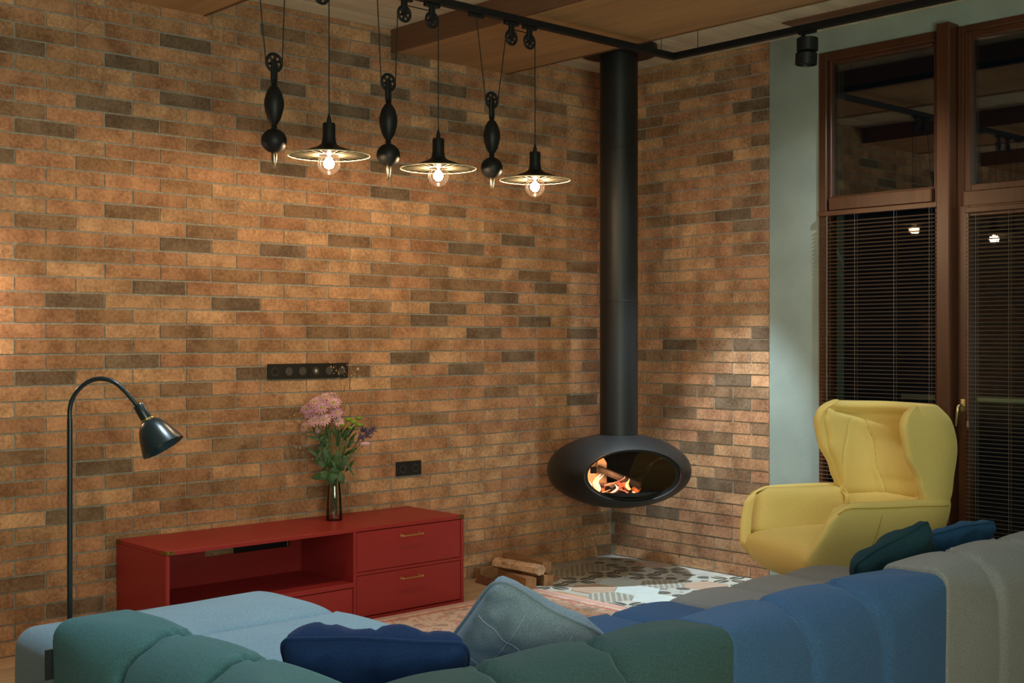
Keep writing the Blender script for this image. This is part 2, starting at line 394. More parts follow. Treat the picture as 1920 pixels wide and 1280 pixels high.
# --- hexagonal cement tiles
def tilemat(name, base, ink=None, kind=None, ink2=None):
    m, nt, b = newmat(name)
    tc = N(nt, 'ShaderNodeTexCoord'); sx = N(nt, 'ShaderNodeSeparateXYZ'); nt.links.new(tc.outputs['Object'], sx.inputs[0])
    X, Y = sx.outputs[0], sx.outputs[1]
    nz = N(nt, 'ShaderNodeTexNoise'); nz.inputs['Scale'].default_value = 14; nt.links.new(tc.outputs['Object'], nz.inputs['Vector'])
    c = mixc(nt, nz.outputs[0], tuple(v * .82 for v in base), tuple(min(1, v * 1.15) for v in base))
    if kind:
        r = mth(nt, 'SQRT', mth(nt, 'ADD', mth(nt, 'MULTIPLY', X, X), mth(nt, 'MULTIPLY', Y, Y)))
        th = mth(nt, 'ARCTAN2', Y, X); msk = None
        if kind == 'leaf':
            p = mth(nt, 'ABSOLUTE', mth(nt, 'COSINE', mth(nt, 'MULTIPLY', th, 2)))
            q = mth(nt, 'MULTIPLY', p, .138)
            vein = mth(nt, 'GREATER_THAN', mth(nt, 'ABSOLUTE', mth(nt, 'SINE', mth(nt, 'MULTIPLY', th, 2))), .13)
            msk = mth(nt, 'MULTIPLY', mth(nt, 'MULTIPLY', mth(nt, 'LESS_THAN', r, q), mth(nt, 'GREATER_THAN', r, .022)), vein)
        elif kind == 'lattice':
            a = mth(nt, 'MULTIPLY', mth(nt, 'SINE', mth(nt, 'MULTIPLY', mth(nt, 'ADD', X, Y), 66)), mth(nt, 'SINE', mth(nt, 'MULTIPLY', mth(nt, 'SUBTRACT', X, Y), 66)))
            msk = mth(nt, 'GREATER_THAN', mth(nt, 'ABSOLUTE', a), .38)
        elif kind == 'arcs':
            dx = mth(nt, 'SUBTRACT', mth(nt, 'ABSOLUTE', X), .09); dy = mth(nt, 'SUBTRACT', mth(nt, 'ABSOLUTE', Y), .06)
            r2 = mth(nt, 'SQRT', mth(nt, 'ADD', mth(nt, 'MULTIPLY', dx, dx), mth(nt, 'MULTIPLY', dy, dy)))
            msk = mth(nt, 'GREATER_THAN', mth(nt, 'SINE', mth(nt, 'MULTIPLY', r2, 66)), .25)
        elif kind == 'star':
            p = mth(nt, 'ABSOLUTE', mth(nt, 'COSINE', mth(nt, 'MULTIPLY', th, 3)))
            msk = mth(nt, 'LESS_THAN', mth(nt, 'ABSOLUTE', mth(nt, 'SUBTRACT', r, mth(nt, 'MULTIPLY_ADD', p, .05, .045))), .014)
        c = mixc(nt, msk, c, ink)
    nt.links.new(c, b.inputs['Base Color']); b.inputs['Roughness'].default_value = .38; b.inputs['Specular IOR Level'].default_value = .5
    return m
TM = [tilemat('tile_aqua', (.56, .66, .65)), tilemat('tile_rose', (.42, .27, .21)), tilemat('tile_sand', (.48, .36, .27)), tilemat('tile_grey', (.22, .22, .19)),
      tilemat('tile_leaf', (.52, .54, .48), (.055, .070, .065), 'leaf'), tilemat('tile_lattice', (.50, .50, .43), (.20, .22, .20), 'lattice'),
      tilemat('tile_arcs', (.46, .50, .46), (.10, .11, .10), 'arcs'), tilemat('tile_star', (.50, .42, .34), (.24, .09, .07), 'star')]
HR = .150
mb = MB(); rr = HR - .0016
mb.grid([[Vector(((rr - i) * math.cos(R(60 * k + 35)), (rr - i) * math.sin(R(60 * k + 35)), z)) for k in range(6)] for i, z in ((0, -.016), (0, .0025), (.0015, .004))], cv=True, cap=True)
hexm = mb.mesh('tile', TM[0])
rnd = random.Random(11)
a1 = Vector((HR * 1.5 * math.cos(R(35)) , HR * 1.5 * math.sin(R(35)))); a2 = Vector((HR * math.sqrt(3) * math.cos(R(125)), HR * math.sqrt(3) * math.sin(R(125))))
o0 = Vector((-.41, -1.16)); HEXC = []
forced = {(0, 0): 2}
for i in range(-30, 30):
    for j in range(-30, 30):
        p = o0 + a1 * i + a2 * (j + (i % 2) * .5)
        if p.x > -.055 or p.x < -1.20 or p.y > -.055 or p.y < -4.6: continue
        HEXC.append((i, j, p))
seq = [0, 4, 2, 5, 4, 6, 0, 7, 3, 4, 0, 6, 1, 4, 5, 4]
for i, j, p in HEXC:
    t = forced.get((i, j), seq[(i * 5 + j * 3 + (i * j) % 3) % len(seq)])
    o = bpy.data.objects.new('tile', hexm); COL.objects.link(o); o.parent = fl; o.location = (p.x, p.y, 0)
    o.material_slots[0].link = 'OBJECT'; o.material_slots[0].material = TM[t]
# cut tiles along the two walls
mb = MB(); mb.box(-1.16, .008, -4.7, .008, -.017, -.001)
o = mb.build('tile_bed', simple('cut_tiles', (.42, .42, .38), .4, var=.25, scale=7), fl)

# ------------------------------------------------------------------ windows, blinds, door
def frame_rect(mb, y0, y1, z0, z1, wd, x0, x1, bev=.004):
    mb.box(x0, x1, y0, y0 + wd, z0, z1, bev, 1); mb.box(x0, x1, y1 - wd, y1, z0, z1, bev, 1)
    mb.box(x0, x1, y0 + wd, y1 - wd, z0, z0 + wd, bev, 1); mb.box(x0, x1, y0 + wd, y1 - wd, z1 - wd, z1, bev, 1)
w1 = plain('window_1'); struct(w1)
m = MB(); frame_rect(m, -2.50, -1.702, .02, 3.198, .052, -.025, .09); m.box(-.03, .09, -2.43, -1.77, 2.255, 2.335, .006, 1); m.build('window_frame', FRAMEW, w1)
m = MB(); frame_rect(m, -2.448, -1.754, 2.325, 3.150, .020, .0, .07); m.build('sash', FRAMEW, w1)
MB().box(.028, .046, -2.44, -1.765, 2.335, 3.14).build('pane', PANEU, w1); MB().box(.028, .046, -2.42, -1.78, .09, 2.26).build('pane', glass('lower_window_glass', (.75, .82, .80), refl=.2), w1)
p1 = struct(MB().box(-.105, .09, -2.577, -2.499, .0, 3.215, .006, 1).build('trim_2', FRAMEW))
struct(MB().box(-.06, .09, -4.50, -4.42, .0, 3.2, .006, 1).build('trim_3', FRAMEW))
d1 = plain('door_1'); struct(d1)
m = MB(); frame_rect(m, -3.46, -2.579, .0, 3.198, .035, -.02, .09); m.box(-.03, .09, -3.43, -2.612, 2.215, 2.30, .006, 1); m.build('door_frame', FRAMEW, d1)
m = MB(); frame_rect(m, -3.425, -2.595, .02, 2.22, .062, -.04, .05); m.build('door_leaf', FRAMEW, d1)
m = MB(); frame_rect(m, -3.43, -2.612, 2.295, 3.165, .040, -.012, .07); m.build('sash', FRAMEW, d1)
MB().box(.0, .018, -3.37, -2.65, .08, 2.17).build('pane', PANE, d1); MB().box(.02, .038, -3.40, -2.645, 2.325, 3.14).build('pane', PANEU, d1)
h = plain('door_handle', d1, (-.04, -2.625, 1.14))
MB().box(-.008, 0, -.014, .014, -.035, .035, .004, 2).build('plate', BRASSP, h, 40)
MB().tube([(0, 0, .0), (-.035, 0, .004), (-.05, .004, -.004), (-.052, .008, -.03), (-.05, .014, -.07), (-.046, .02, -.11)], [.009, .009, .010, .0095, .009, .007], 10).build('lever', BRASSP, h, 60)
w2 = plain('window_2'); struct(w2)
m = MB(); frame_rect(m, -4.42, -3.47, .02, 3.198, .07, -.02, .09); m.box(-.03, .09, -4.36, -3.53, 2.255, 2.335, .006, 1); m.build('window_frame', FRAMEW, w2)
MB().box(.028, .046, -4.36, -3.53, .09, 3.13).build('pane', PANE, w2)

def blind(y0, y1, z0, z1, x, label, wand, pitch=.0222):
    t = thing('window_blind', label, 'blind', (x, (y0 + y1) / 2, z0), 0)
    hw = (y1 - y0) / 2; H = z1 - z0
    MB().box(-.016, .016, -hw, hw, H - .03, H, .003, 1).build('headrail', FRAMEW, t)
    MB().box(-.012, .012, -hw, hw, 0, .014, .003, 1).build('bottom_rail', SLATM, t)
    mb = MB(); mb.grid([[Vector((-.0125, s * hw, -.0012)), Vector((-.006, s * hw, .0008)), Vector((.0, s * hw, .0015)), Vector((.006, s * hw, .0008)), Vector((.0125, s * hw, -.0012)),
                         Vector((.006, s * hw, .0001)), Vector((0, s * hw, .0008)), Vector((-.006, s * hw, .0001))] for s in (-1, 1)], cv=True, cap=True)
    sm = mb.mesh('slat', SLATM, 50)
    n = int((H - .05) / pitch)
    for i in range(n):
        o = bpy.data.objects.new('slat', sm); COL.objects.link(o); o.parent = t; o.location = (0, 0, .024 + i * pitch); o.rotation_euler = (0, R(12), 0)
    for yy in (-hw + .05, -hw * .3, hw * .36, hw - .06):
        MB().tube([(-.014, yy, .01), (-.014, yy, H - .02)], .0009, 4).build('ladder_cord', CORD, t)
        MB().tube([(.014, yy, .01), (.014, yy, H - .02)], .0009, 4).build('ladder_cord', CORD, t)
    yy = hw - wand
    c = MB().tube([(-.02, yy, H - .03), (-.021, yy, H - wand * 0 - (1.15 if H > 2 else .9))], .0016, 6).build('pull_cord', CORD, t)
    zb = H - 1.15
    MB().lathe([(.002, zb + .01), (.005, zb), (.009, zb - .02), (.006, zb - .03), (.002, zb - .034)], 10, Matrix.Translation((-.021, yy, 0))).build('tassel', CORD, t, 60)
    return t
blind(-2.485, -1.725, .055, 2.252, -.047, 'brown slatted blind in the window beside the plaster column, behind the armchair', .06)
blind(-3.41, -2.652, .055, 2.205, -.062, 'brown slatted blind hanging on the glass door with the brass handle', .02)
# balcony rail outside
t = thing('balcony_railing', 'pale metal railing outside behind the glass door blind', 'railing', (.75, -3.2, -.12))
MB().box(-.015, .015, -1.9, 1.4, 1.24, 1.275, .004, 1).build('top_rail', simple('pale_rail', (.65, .62, .45), .4), t)
for yy in (-1.8, -.7, .4, 1.35): MB().box(-.015, .015, yy - .012, yy + .012, 0, 1.24).build('post', BLACK, t)
struct(MB().box(.25, 1.6, -6, .25, -.25, -.12).build('balcony_floor', MORTAR))

# ------------------------------------------------------------------ flue stove
SX, SY, SZ = -.610, -.630, .679
st = thing('hanging_fireplace', 'black round suspended fireplace with a fire burning, hung from a tall flue in the corner', 'fireplace', (SX, SY, SZ), math.atan2(-.828, -.522))
RS, HS = .452, .231
def ell(r, h, th0, n=26, seg=56):
    rows = []
    for i in range(n + 1):
        th = th0 + (PI - th0) * i / n
        ct, sn = math.cos(th), max(math.sin(th), .002)
        rows.append([Vector((r * ct, r * sn * math.cos(2 * PI * k / seg), h * sn * math.sin(2 * PI * k / seg))) for k in range(seg)])
    return rows
th0 = R(43.5)
outer = ell(RS, HS, th0)
lip = []
for off, sc in ((.004, .985), (.0, .965), (-.012, .958), (-.03, .955)):
    lip.append([Vector((outer[0][0].x + off, v.y * sc, v.z * sc)) for v in outer[0]])
m = MB(); m.grid(lip[::-1] + outer, cv=True); m.build('body', BLACKG, st, 60)
inner = ell(RS - .035, HS - .03, R(46)); m = MB(); m.grid(inner, cv=True); m.build('firebox_lining', SOOT, st, 180)
m = MB(); xg = lip[-1][0].x
m.grid([[Vector((xg, v.y * k, v.z * k)) for v in lip[-1]] for k in (1.0, .93)] + [[Vector((xg + .006, v.y * k, v.z * k)) for v in lip[-1]] for k in (.93, 1.0)], cu=True, cv=True)
m.build('door_rim', BLACK, st, 40)
m = MB(); m.grid([[Vector((xg + .002, v.y * k, v.z * k)) for v in lip[-1]] for k in (.95, .5, .01)], cv=True, cap=False); m.build('door_glass', STOVEG, st)
m = MB(); m.lathe([(.001, -.135), (.30, -.135), (.335, -.128), (.36, -.10)], 32, Matrix.Diagonal((1, 1, 1, 1)), cap=False); m.build('ash_tray', SOOT, st, 40)
LINER = simple('refractory_liner', (.68, .52, .38), .9, var=.2, scale=25)
m = MB(); m.grid([[Vector((x_, y_, z)) for z in (-.12, -.05, .02, t_)] for x_, y_, t_ in ((.17, -.275, .02), (.10, -.27, .062), (.04, -.245, .070), (-.01, -.20, .060), (-.04, -.15, .078), (-.06, -.10, .095), (-.07, -.06, .040))]); m.build('liner_panel', LINER, st, 30)
m = MB(); m.box(.20, .215, -.235, -.195, .005, .045, .002, 1); m.tube([(.208, -.20, .04), (.20, -.19, .08), (.19, -.19, .12)], .003, 5); m.build('latch', BLACK, st)
zc = CZ - SZ
f = MB().lathe([(.119, .20), (.119, 1.05), (.1205, 1.052), (.1205, 1.058), (.119, 1.06), (.119, 2.0), (.1205, 2.002), (.1205, 2.008), (.119, 2.01), (.119, zc - .005)], 40); f.build('flue_pipe', BLACKG, st, 20)
MB().lathe([(.13, zc - .06), (.235, zc - .055), (.24, zc - .048), (.24, zc - .004)], 40, cap=True).build('ceiling_plate', BLACKG, st, 40)
# fire: charred logs and flames resting in the bowl
def emat(name, c1, c2, s, sc=9):
    m, nt, b = newmat(name); b.inputs['Base Color'].default_value = (.02, .015, .012, 1); b.inputs['Roughness'].default_value = .9
    tc = N(nt, 'ShaderNodeTexCoord'); n1 = N(nt, 'ShaderNodeTexNoise'); n1.inputs['Scale'].default_value = sc; n1.inputs['Detail'].default_value = 5
    nt.links.new(tc.outputs['Object'], n1.inputs['Vector'])
    f = mth(nt, 'MULTIPLY_ADD', n1.outputs[0], 4.5, -1.9); f = mth(nt, 'MINIMUM', mth(nt, 'MAXIMUM', f, 0), 1)
    nt.links.new(mixc(nt, f, c1, c2), b.inputs['Emission Color']); b.inputs['Emission Strength'].default_value = s
    return m
EMB = emat('ember', (0, 0, 0), (1, .16, .04), 1.6, 30)
CHAR = simple('charred_wood', (.025, .022, .022), .85, var=.6, scale=30, bump=.8, bscale=60)
FLM = emat('flame', (1, .13, .06), (1, .55, .30), 1.5, 9); FLM2 = emat('flame_hot', (1, .45, .15), (1, .78, .50), 2.6, 12)
SM = Matrix.Translation((SX, SY, SZ)) @ Matrix.Rotation(math.atan2(-.828, -.522), 4, 'Z')
def wood_piece(mb, L, a, b, seed, sides=7):
    rn = random.Random(seed); prof = [(math.cos(2 * PI * k / sides) * a * rn.uniform(.75, 1.1), math.sin(2 * PI * k / sides) * b * rn.uniform(.75, 1.1)) for k in range(sides)]
    rows = [[Vector((-L / 2 + L * i / 6, p[0] * (1 + rn.uniform(-.06, .06)) + .004 * math.sin(i), p[1] * (1 + rn.uniform(-.06, .06)))) for p in prof] for i in range(7)]
    mb.grid(rows, cv=True, cap=True)
for (p, q, a, mt, lb) in (((.19, -.12, -.095), (-.03, .09, -.075), .028, CHAR, 'charred log lying at the front of the fire inside the suspended fireplace'),
                      ((.08, -.22, -.090), (.12, .02, -.085), .026, EMB, 'glowing red ember log at the left of the fire in the fireplace'),
                      ((.16, .10, -.085), (.0, -.14, .010), .026, CHAR, 'charred log propped diagonally across the burning pile in the fireplace')):
    P_, Q_ = SM @ Vector(p), SM @ Vector(q); mb = MB(); wood_piece(mb, (Q_ - P_).length, a, a * .8, len(lb))
    o = mb.build('burning_log', mt, None, 30); o.matrix_world = Matrix.Translation((P_ + Q_) / 2) @ (Q_ - P_).to_track_quat('X', 'Z').to_matrix().to_4x4(); tag(o, lb, 'log')
rn = random.Random(8); m = MB()
for k in range(34):
    m.sphere((.06 + rn.uniform(0, .14), rn.uniform(-.22, .10), -.118 + rn.uniform(0, .022)), rn.uniform(.010, .020), 7, 5, (1, rn.uniform(.7, 1.5), .7))
o = m.build('embers', EMB, st); o['kind'] = 'stuff'
def flame(parent, base, tip, wd, mt, sway=.02):
    b, t_ = Vector(base), Vector(tip); mb = MB(); rows = []
    for i in range(9):
        s = i / 8; c = b.lerp(t_, s) + Vector((sway * .5 * math.sin(4 * s), sway * math.sin(5 * s + base[1] * 30), 0)); w_ = wd * (math.sin(PI * min(1, s * .8 + .2)) ** .8) * (1 - s * .35)
        rows.append([c + Vector((.35 * w_ * math.sin(2 * PI * k / 6), w_ * math.cos(2 * PI * k / 6), 0)) for k in range(6)])
    mb.grid(rows, cv=True, cap=True); mb.build('flame', mt, parent, 180)
ft = thing('fire_flames', 'orange and pink flames burning among the logs behind the fireplace glass', 'fire', SM @ Vector((.08, -.05, -.11)), math.atan2(-.828, -.522))
for b_, t_, w_, mt in (((.12, -.16, .0), (.10, -.11, .11), .024, FLM2), ((.10, -.12, .0), (.07, -.16, .08), .018, FLM), ((.13, -.19, -.01), (.10, -.15, .05), .016, FLM2),
                       ((.06, -.06, .03), (.04, .06, .085), .010, FLM), ((.05, .0, .02), (.05, .10, .06), .010, FLM), ((.12, .08, -.01), (.09, .055, .075), .014, FLM2),
                       ((.13, .03, -.01), (.11, .0, .03), .010, FLM), ((.14, -.12, -.02), (.12, -.06, .02), .014, FLM), ((.10, -.20, .0), (.06, -.20, .12), .018, FLM2), ((.08, -.14, .0), (.05, -.09, .10), .016, FLM2), ((.12, -.05, -.02), (.10, -.02, .045), .012, FLM2), ((.06, -.02, .0), (.05, .03, .06), .013, FLM), ((.05, .05, .0), (.04, .12, .05), .012, FLM)):
    flame(ft, b_, t_, w_, mt)
light('POINT', 'fire_light', SM @ Vector((.13, -.10, .0)), 3.2, (1, .45, .20), .03)

# ------------------------------------------------------------------ red cabinet
CX0, CX1, CY0, CY1, CH = -3.635, -1.80, -.53, -.012, .50
cb = thing('media_cabinet', 'low red media cabinet with brass corners, open shelf and drawers against the brick wall', 'cabinet', (CX0, CY0, 0))
W_, D_ = CX1 - CX0, CY1 - CY0; TK = .020
MB().box(0, W_, 0, D_, CH - TK, CH, .0015, 1).build('top_panel', REDP, cb)
MB().box(0, TK, 0, D_, 0, CH - TK - .0005, .0012, 1).build('side_panel', REDP, cb)
MB().box(W_ - TK, W_, 0, D_, 0, CH - TK - .0005, .0012, 1).build('side_panel', REDP, cb)
XD = 1.082
MB().box(XD - TK / 2, XD + TK / 2, .001, D_ - .02, .02, CH - TK - .0005, .0012, 1).build('divider', REDP, cb)
MB().box(TK + .0005, W_ - TK - .0005, .001, D_ - .01, .002, .020, .0012, 1).build('bottom_panel', REDP, cb)
MB().box(TK + .0005, XD - TK / 2 - .0005, .001, D_ - .02, .190, .215, .0012, 1).build('shelf', REDP, cb)
MB().box(XD + TK / 2 + .0005, W_ - TK - .0005, .002, D_ - .02, .247, .262, .001, 1).build('drawer_rail', REDP, cb)
m = MB(); m.box(TK, XD, D_ - .018, D_ - .008, .02, .355); m.box(TK, XD, D_ - .018, D_ - .008, .405, CH - TK - .001)
m.box(TK, .48, D_ - .018, D_ - .008, .355, .405); m.box(1.0, XD, D_ - .018, D_ - .008, .355, .405); m.box(XD, W_ - TK, D_ - .018, D_ - .008, .02, CH - TK - .001)
m.build('back_panel', REDP, cb)
MB().box(.66, .99, D_ - .006, D_ - .0005, .345, .400, .001, 1).build('cable_tray', BLACK, cb)
for x0, x1, z0, z1, hnd in ((XD + .014, W_ - TK - .004, .265, CH - TK - .004, 1), (XD + .014, W_ - TK - .004, .026, .244, 1), (TK + .004, XD - .014, .026, .186, 0)):
    d = plain('drawer', cb, ((x0 + x1) / 2, .003, z0)); hw = (x1 - x0) / 2
    MB().box(-hw, hw, 0, .018, 0, z1 - z0, .0015, 1).build('drawer_front', REDP, d)
    if hnd:
        hz = (z1 - z0) - .045; m = MB(); m.tube([(-.062, -.024, hz), (.062, -.024, hz)], .0048, 10)
        for sx in (-1, 1):
            m.tube([(sx * .062, -.024, hz), (sx * .062, .001, hz)], .004, 8); m.sphere((sx * .066, -.024, hz), .0068, 10, 6)
            m.lathe([(.009, 0), (.009, .003), (.005, .005)], 10, Matrix.Translation((sx * .062, 0, hz)) @ Matrix.Rotation(R(90), 4, 'X'))
        m.build('handle', BRASS, d, 40)
for (x, y, sx, sy) in ((0, 0, 1, 1), (W_, 0, -1, 1), (0, D_, 1, -1), (W_, D_, -1, -1)):
    m = MB()
    def bx(xa, xb, ya, yb, za, zb): m.box(min(xa, xb), max(xa, xb), min(ya, yb), max(ya, yb), za, zb, .0004, 1)
    bx(x - sx * .001, x + sx * .045, y - sy * .0015, y, CH - .019, CH + .0008); bx(x - sx * .0015, x, y - sy * .001, y + sy * .045, CH - .019, CH + .0008)
    for q in (.014, .032): m.sphere((x + sx * q, y - sy * .002, CH - .0095), .003, 8, 5); m.sphere((x - sx * .002, y + sy * q, CH - .0095), .003, 8, 5)
    m.build('corner_bracket', BRASSA, cb)

# ------------------------------------------------------------------ vase with flowers
VX, VY = -2.459, -.20; RZ = -0.74425
t = thing('glass_vase', 'narrow smoky glass vase standing on the red cabinet', 'vase', (VX, VY, CH), RZ)
m = MB(); m.lathe([(.001, .0), (.044, .0), (.0475, .006), (.047, .03), (.043, .10), (.038, .17), (.033, .22), (.034, .245), (.038, .258), (.0365, .258), (.0325, .245), (.0315, .22), (.0365, .17), (.0415, .10), (.0445, .03), (.04, .014), (.001, .012)], 20, cap=False)
m.build('vase_body', VASEG, t, 60)
m = MB(); m.lathe([(.001, .013), (.040, .0145), (.043, .04), (.0412, .10), (.039, .14), (.001, .14)], 20, cap=False); m.build('water', glass('water', (.98, .96, .93), refl=.5, ior=1.33), t, 60)
bq = thing('flower_bouquet', 'mixed bouquet of pink daisies, green button blooms and thistles in the glass vase', 'flowers', (VX, VY, CH), RZ)
PINK = simple('pink_petal', (.70, .42, .50), .6, var=.25, scale=60); PINK2 = simple('mauve_petal', (.60, .33, .47), .6, var=.2, scale=60)
YC = simple('flower_eye', (.42, .40, .08), .7); LIME = simple('lime_bloom', (.22, .36, .03), .7, var=.3, scale=120, bump=.6, bscale=300)
STEM = simple('stem', (.10, .16, .04), .6); LEAF = simple('leaf', (.03, .085, .018), .5, var=.3, scale=30); TWIG = simple('twig', (.19, .08, .04), .7); PURP = simple('thistle', (.10, .075, .17), .7, var=.3, scale=60); BUD = simple('dry_bud', (.50, .32, .14), .7)
def daisy(loc, dirv, r, mt, n=17, seed=0):
    rn = random.Random(seed); mb = MB(); q = Vector(dirv).to_track_quat('Z', 'Y')
    for k in range(n):
        for lay, (rs, up) in enumerate(((1, .15), (.72, .55))):
            a = 2 * PI * (k + .5 * lay) / n + rn.uniform(-.08, .08); ca, sa = math.cos(a), math.sin(a); ln = r * rs * rn.uniform(.88, 1.06); ww = r * .105
            rows = []
            for s, wk in ((.18, .5), (.55, 1), (.85, .95), (1, .35)):
                c = Vector((ca * ln * s, sa * ln * s, up * ln * (s - .55 * s * s)))
                sd = Vector((-sa, ca, 0)) * ww * wk * rs
                rows.append([c - sd, c - Vector((0, 0, ww * .25)), c + sd])
            mb.grid(rows)
    me_ = mb.mesh('flower', mt, 60); o = bpy.data.objects.new('flower', me_); COL.objects.link(o); o.parent = bq
    o.location = loc; o.rotation_mode = 'QUATERNION'; o.rotation_quaternion = q
    MB().sphere((0, 0, r * .10), r * .24, 10, 6, (1, 1, .6)).build('flower_eye', YC, o, 180)
def bez(a, b, c, n=8):
    a, b, c = Vector(a), Vector(b), Vector(c); return [a * (1 - s) ** 2 + b * 2 * s * (1 - s) + c * s * s for s in (i / n for i in range(n + 1))]
neck = Vector((0, 0, .24)); low = Vector((0, 0, .03)); rn = random.Random(3)
def px(x, y, d=0): return Vector(((x - 622) / 339, d, (974 - y) / 339))
heads = [(604, 762, -.09, .036), (590, 752, -.05, .033), (624, 754, -.05, .036), (579, 772, -.05, .032), (609, 784, -.09, .034), (590, 786, -.08, .032), (629, 773, -.06, .032), (569, 798, -.04, .026),
         (606, 744, -.01, .032), (567, 766, .0, .028), (633, 789, -.05, .026), (594, 804, -.03, .020), (586, 764, -.06, .032), (616, 742, .03, .03)]
for k, (x, y, d, r_) in enumerate(heads):
    p = px(x, y, d); dv = (p - Vector((0, .0, .46))).normalized() + Vector((0, -.9, .25))
    daisy(p, dv, r_ * 1.28, PINK if k % 3 else PINK2, 15, k)
    MB().tube([low + Vector((rn.uniform(-.02, .02), rn.uniform(-.02, .02), 0))] + bez(neck + Vector((rn.uniform(-.02, .02), rn.uniform(-.02, .02), 0)), p * .5 + Vector((0, 0, .22)), p), .0018, 5).build('stem', STEM, bq)
for k, (x, y, d, r_) in enumerate(((650, 785, -.03, .021), (661, 789, -.05, .022), (672, 795, -.04, .019), (640, 795, -.06, .015), (655, 799, -.07, .014), (668, 783, .0, .018))):
    p = px(x, y, d); MB().sphere(p, r_, 12, 7, (1, 1, .55)).build('button_bloom', LIME, bq, 180)
    MB().tube([low] + bez(neck, p * .5 + Vector((-.01, 0, .22)), p), .0018, 5).build('stem', STEM, bq)
for k, (x, y, d) in enumerate(((676, 806, -.02), (684, 815, -.03), (672, 818, -.04), (690, 806, .01))):
    p = px(x, y, d); mb = MB(); mb.sphere(p, .011, 10, 6)
    for q in range(26):
        dv = Vector((rn.uniform(-.3, 1), rn.uniform(-.8, .6), rn.uniform(-.6, .9))).normalized(); mb.tube([p, p + dv * rn.uniform(.025, .045)], [.0028, .0008], 4)
    mb.build('thistle', PURP, bq); MB().tube([low] + bez(neck, px(650, 860), p), .0018, 5).build('stem', STEM, bq)
mb = MB(); p = px(681, 830, -.03)
for q in range(5): mb.sphere(p + Vector((.011 * math.cos(q * 1.3), .011 * math.sin(q * 1.3), 0)), .014, 8, 6, (1.5, .6, .8))
mb.build('pink_bloom', PINK, bq, 180); MB().tube([low] + bez(neck, px(660, 850), p), .0018, 5).build('stem', STEM, bq)
def leaf(parent, base, tip, wd, bend=.02, lobes=0, mt=None):
    base, tip = Vector(base), Vector(tip); ax = tip - base; side = ax.cross(Vector((.2, -1, .3))).normalized(); nrm = side.cross(ax).normalized(); rows = []
    for i in range(9):
        s = i / 8; w_ = wd * math.sin(PI * (s * .92 + .04)) ** .8 * (1 + (.3 * math.sin(lobes * 2 * PI * s) if lobes else 0)); c = base + ax * s + nrm * bend * math.sin(PI * s)
        rows.append([c - side * w_, c + nrm * w_ * .25, c + side * w_])
    mb = MB(); mb.grid(rows); mb.build('leaf', mt or LEAF, parent, 60)
for (x0, y0, x1, y1, w_, d, lb) in ((622, 885, 582, 893, .024, -.05, 4), (620, 880, 600, 845, .018, -.03, 0), (625, 884, 632, 842, .024, -.06, 3), (618, 878, 606, 836, .022, -.05, 0), (626, 890, 648, 852, .020, -.02, 3),
                                    (616, 872, 586, 862, .020, -.04, 3), (628, 876, 612, 905, .026, -.05, 3), (632, 880, 640, 905, .022, -.04, 0), (600, 830, 587, 855, .011, .0, 0), (606, 840, 590, 812, .013, .02, 2), (646, 840, 660, 815, .012, .01, 2),
                                    (598, 822, 580, 800, .012, .02, 2), (630, 830, 622, 800, .014, .02, 2), (618, 895, 598, 882, .02, -.07, 3), (640, 825, 652, 806, .010, -.02, 0), (612, 825, 606, 798, .012, .03, 0), (622, 900, 624, 868, .024, -.045, 2), (650, 850, 664, 838, .011, 0, 0)):
    leaf(bq, px(x0, y0, d * .6), px(x1, y1, d), w_, .008, lb)
for k in range(30):
    x = rn.uniform(584, 660); y = rn.uniform(802, 880); dx, dy = (x - 622) * .35 + rn.uniform(-8, 8), -rn.uniform(6, 22) * (1 if rn.random() < .7 else -1)
    d = rn.uniform(-.05, .05); leaf(bq, px(x - dx, y - dy * .5, d), px(x + dx, y + dy, d - .02), rn.uniform(.006, .010), .006, rn.choice((0, 2, 3)))
for pts in ([(622, 880), (630, 800), (637, 740), (632, 700), (622, 684)], [(630, 800), (648, 745), (652, 712), (640, 690)], [(622, 880), (596, 830), (560, 790), (524, 745), (500, 712)], [(570, 800), (545, 782), (522, 778)],
            [(637, 740), (645, 715), (662, 700)], [(622, 880), (590, 850), (560, 838), (548, 832)], [(640, 800), (655, 770), (644, 740), (640, 725)], [(628, 790), (622, 740), (612, 716)]):
    P3 = [px(x, y, .01 * math.sin(i * 2) - .62 * max(0, (606 - x) / 339)) for i, (x, y) in enumerate(pts)]
    MB().tube(P3, [.0016 * (1 - .13 * i) for i in range(len(P3))], 5).build('twig', TWIG, bq)
    mb = MB()
    for i, p in enumerate(P3[1:]):
        for q in range(5): mb.sphere(p + Vector((rn.uniform(-.03, .03), rn.uniform(-.01, .01), rn.uniform(-.03, .02))), rn.uniform(.002, .0045), 6, 4, (1, 1, 1.4))
    o = mb.build('dry_buds', BUD, bq); o['kind'] = 'stuff'

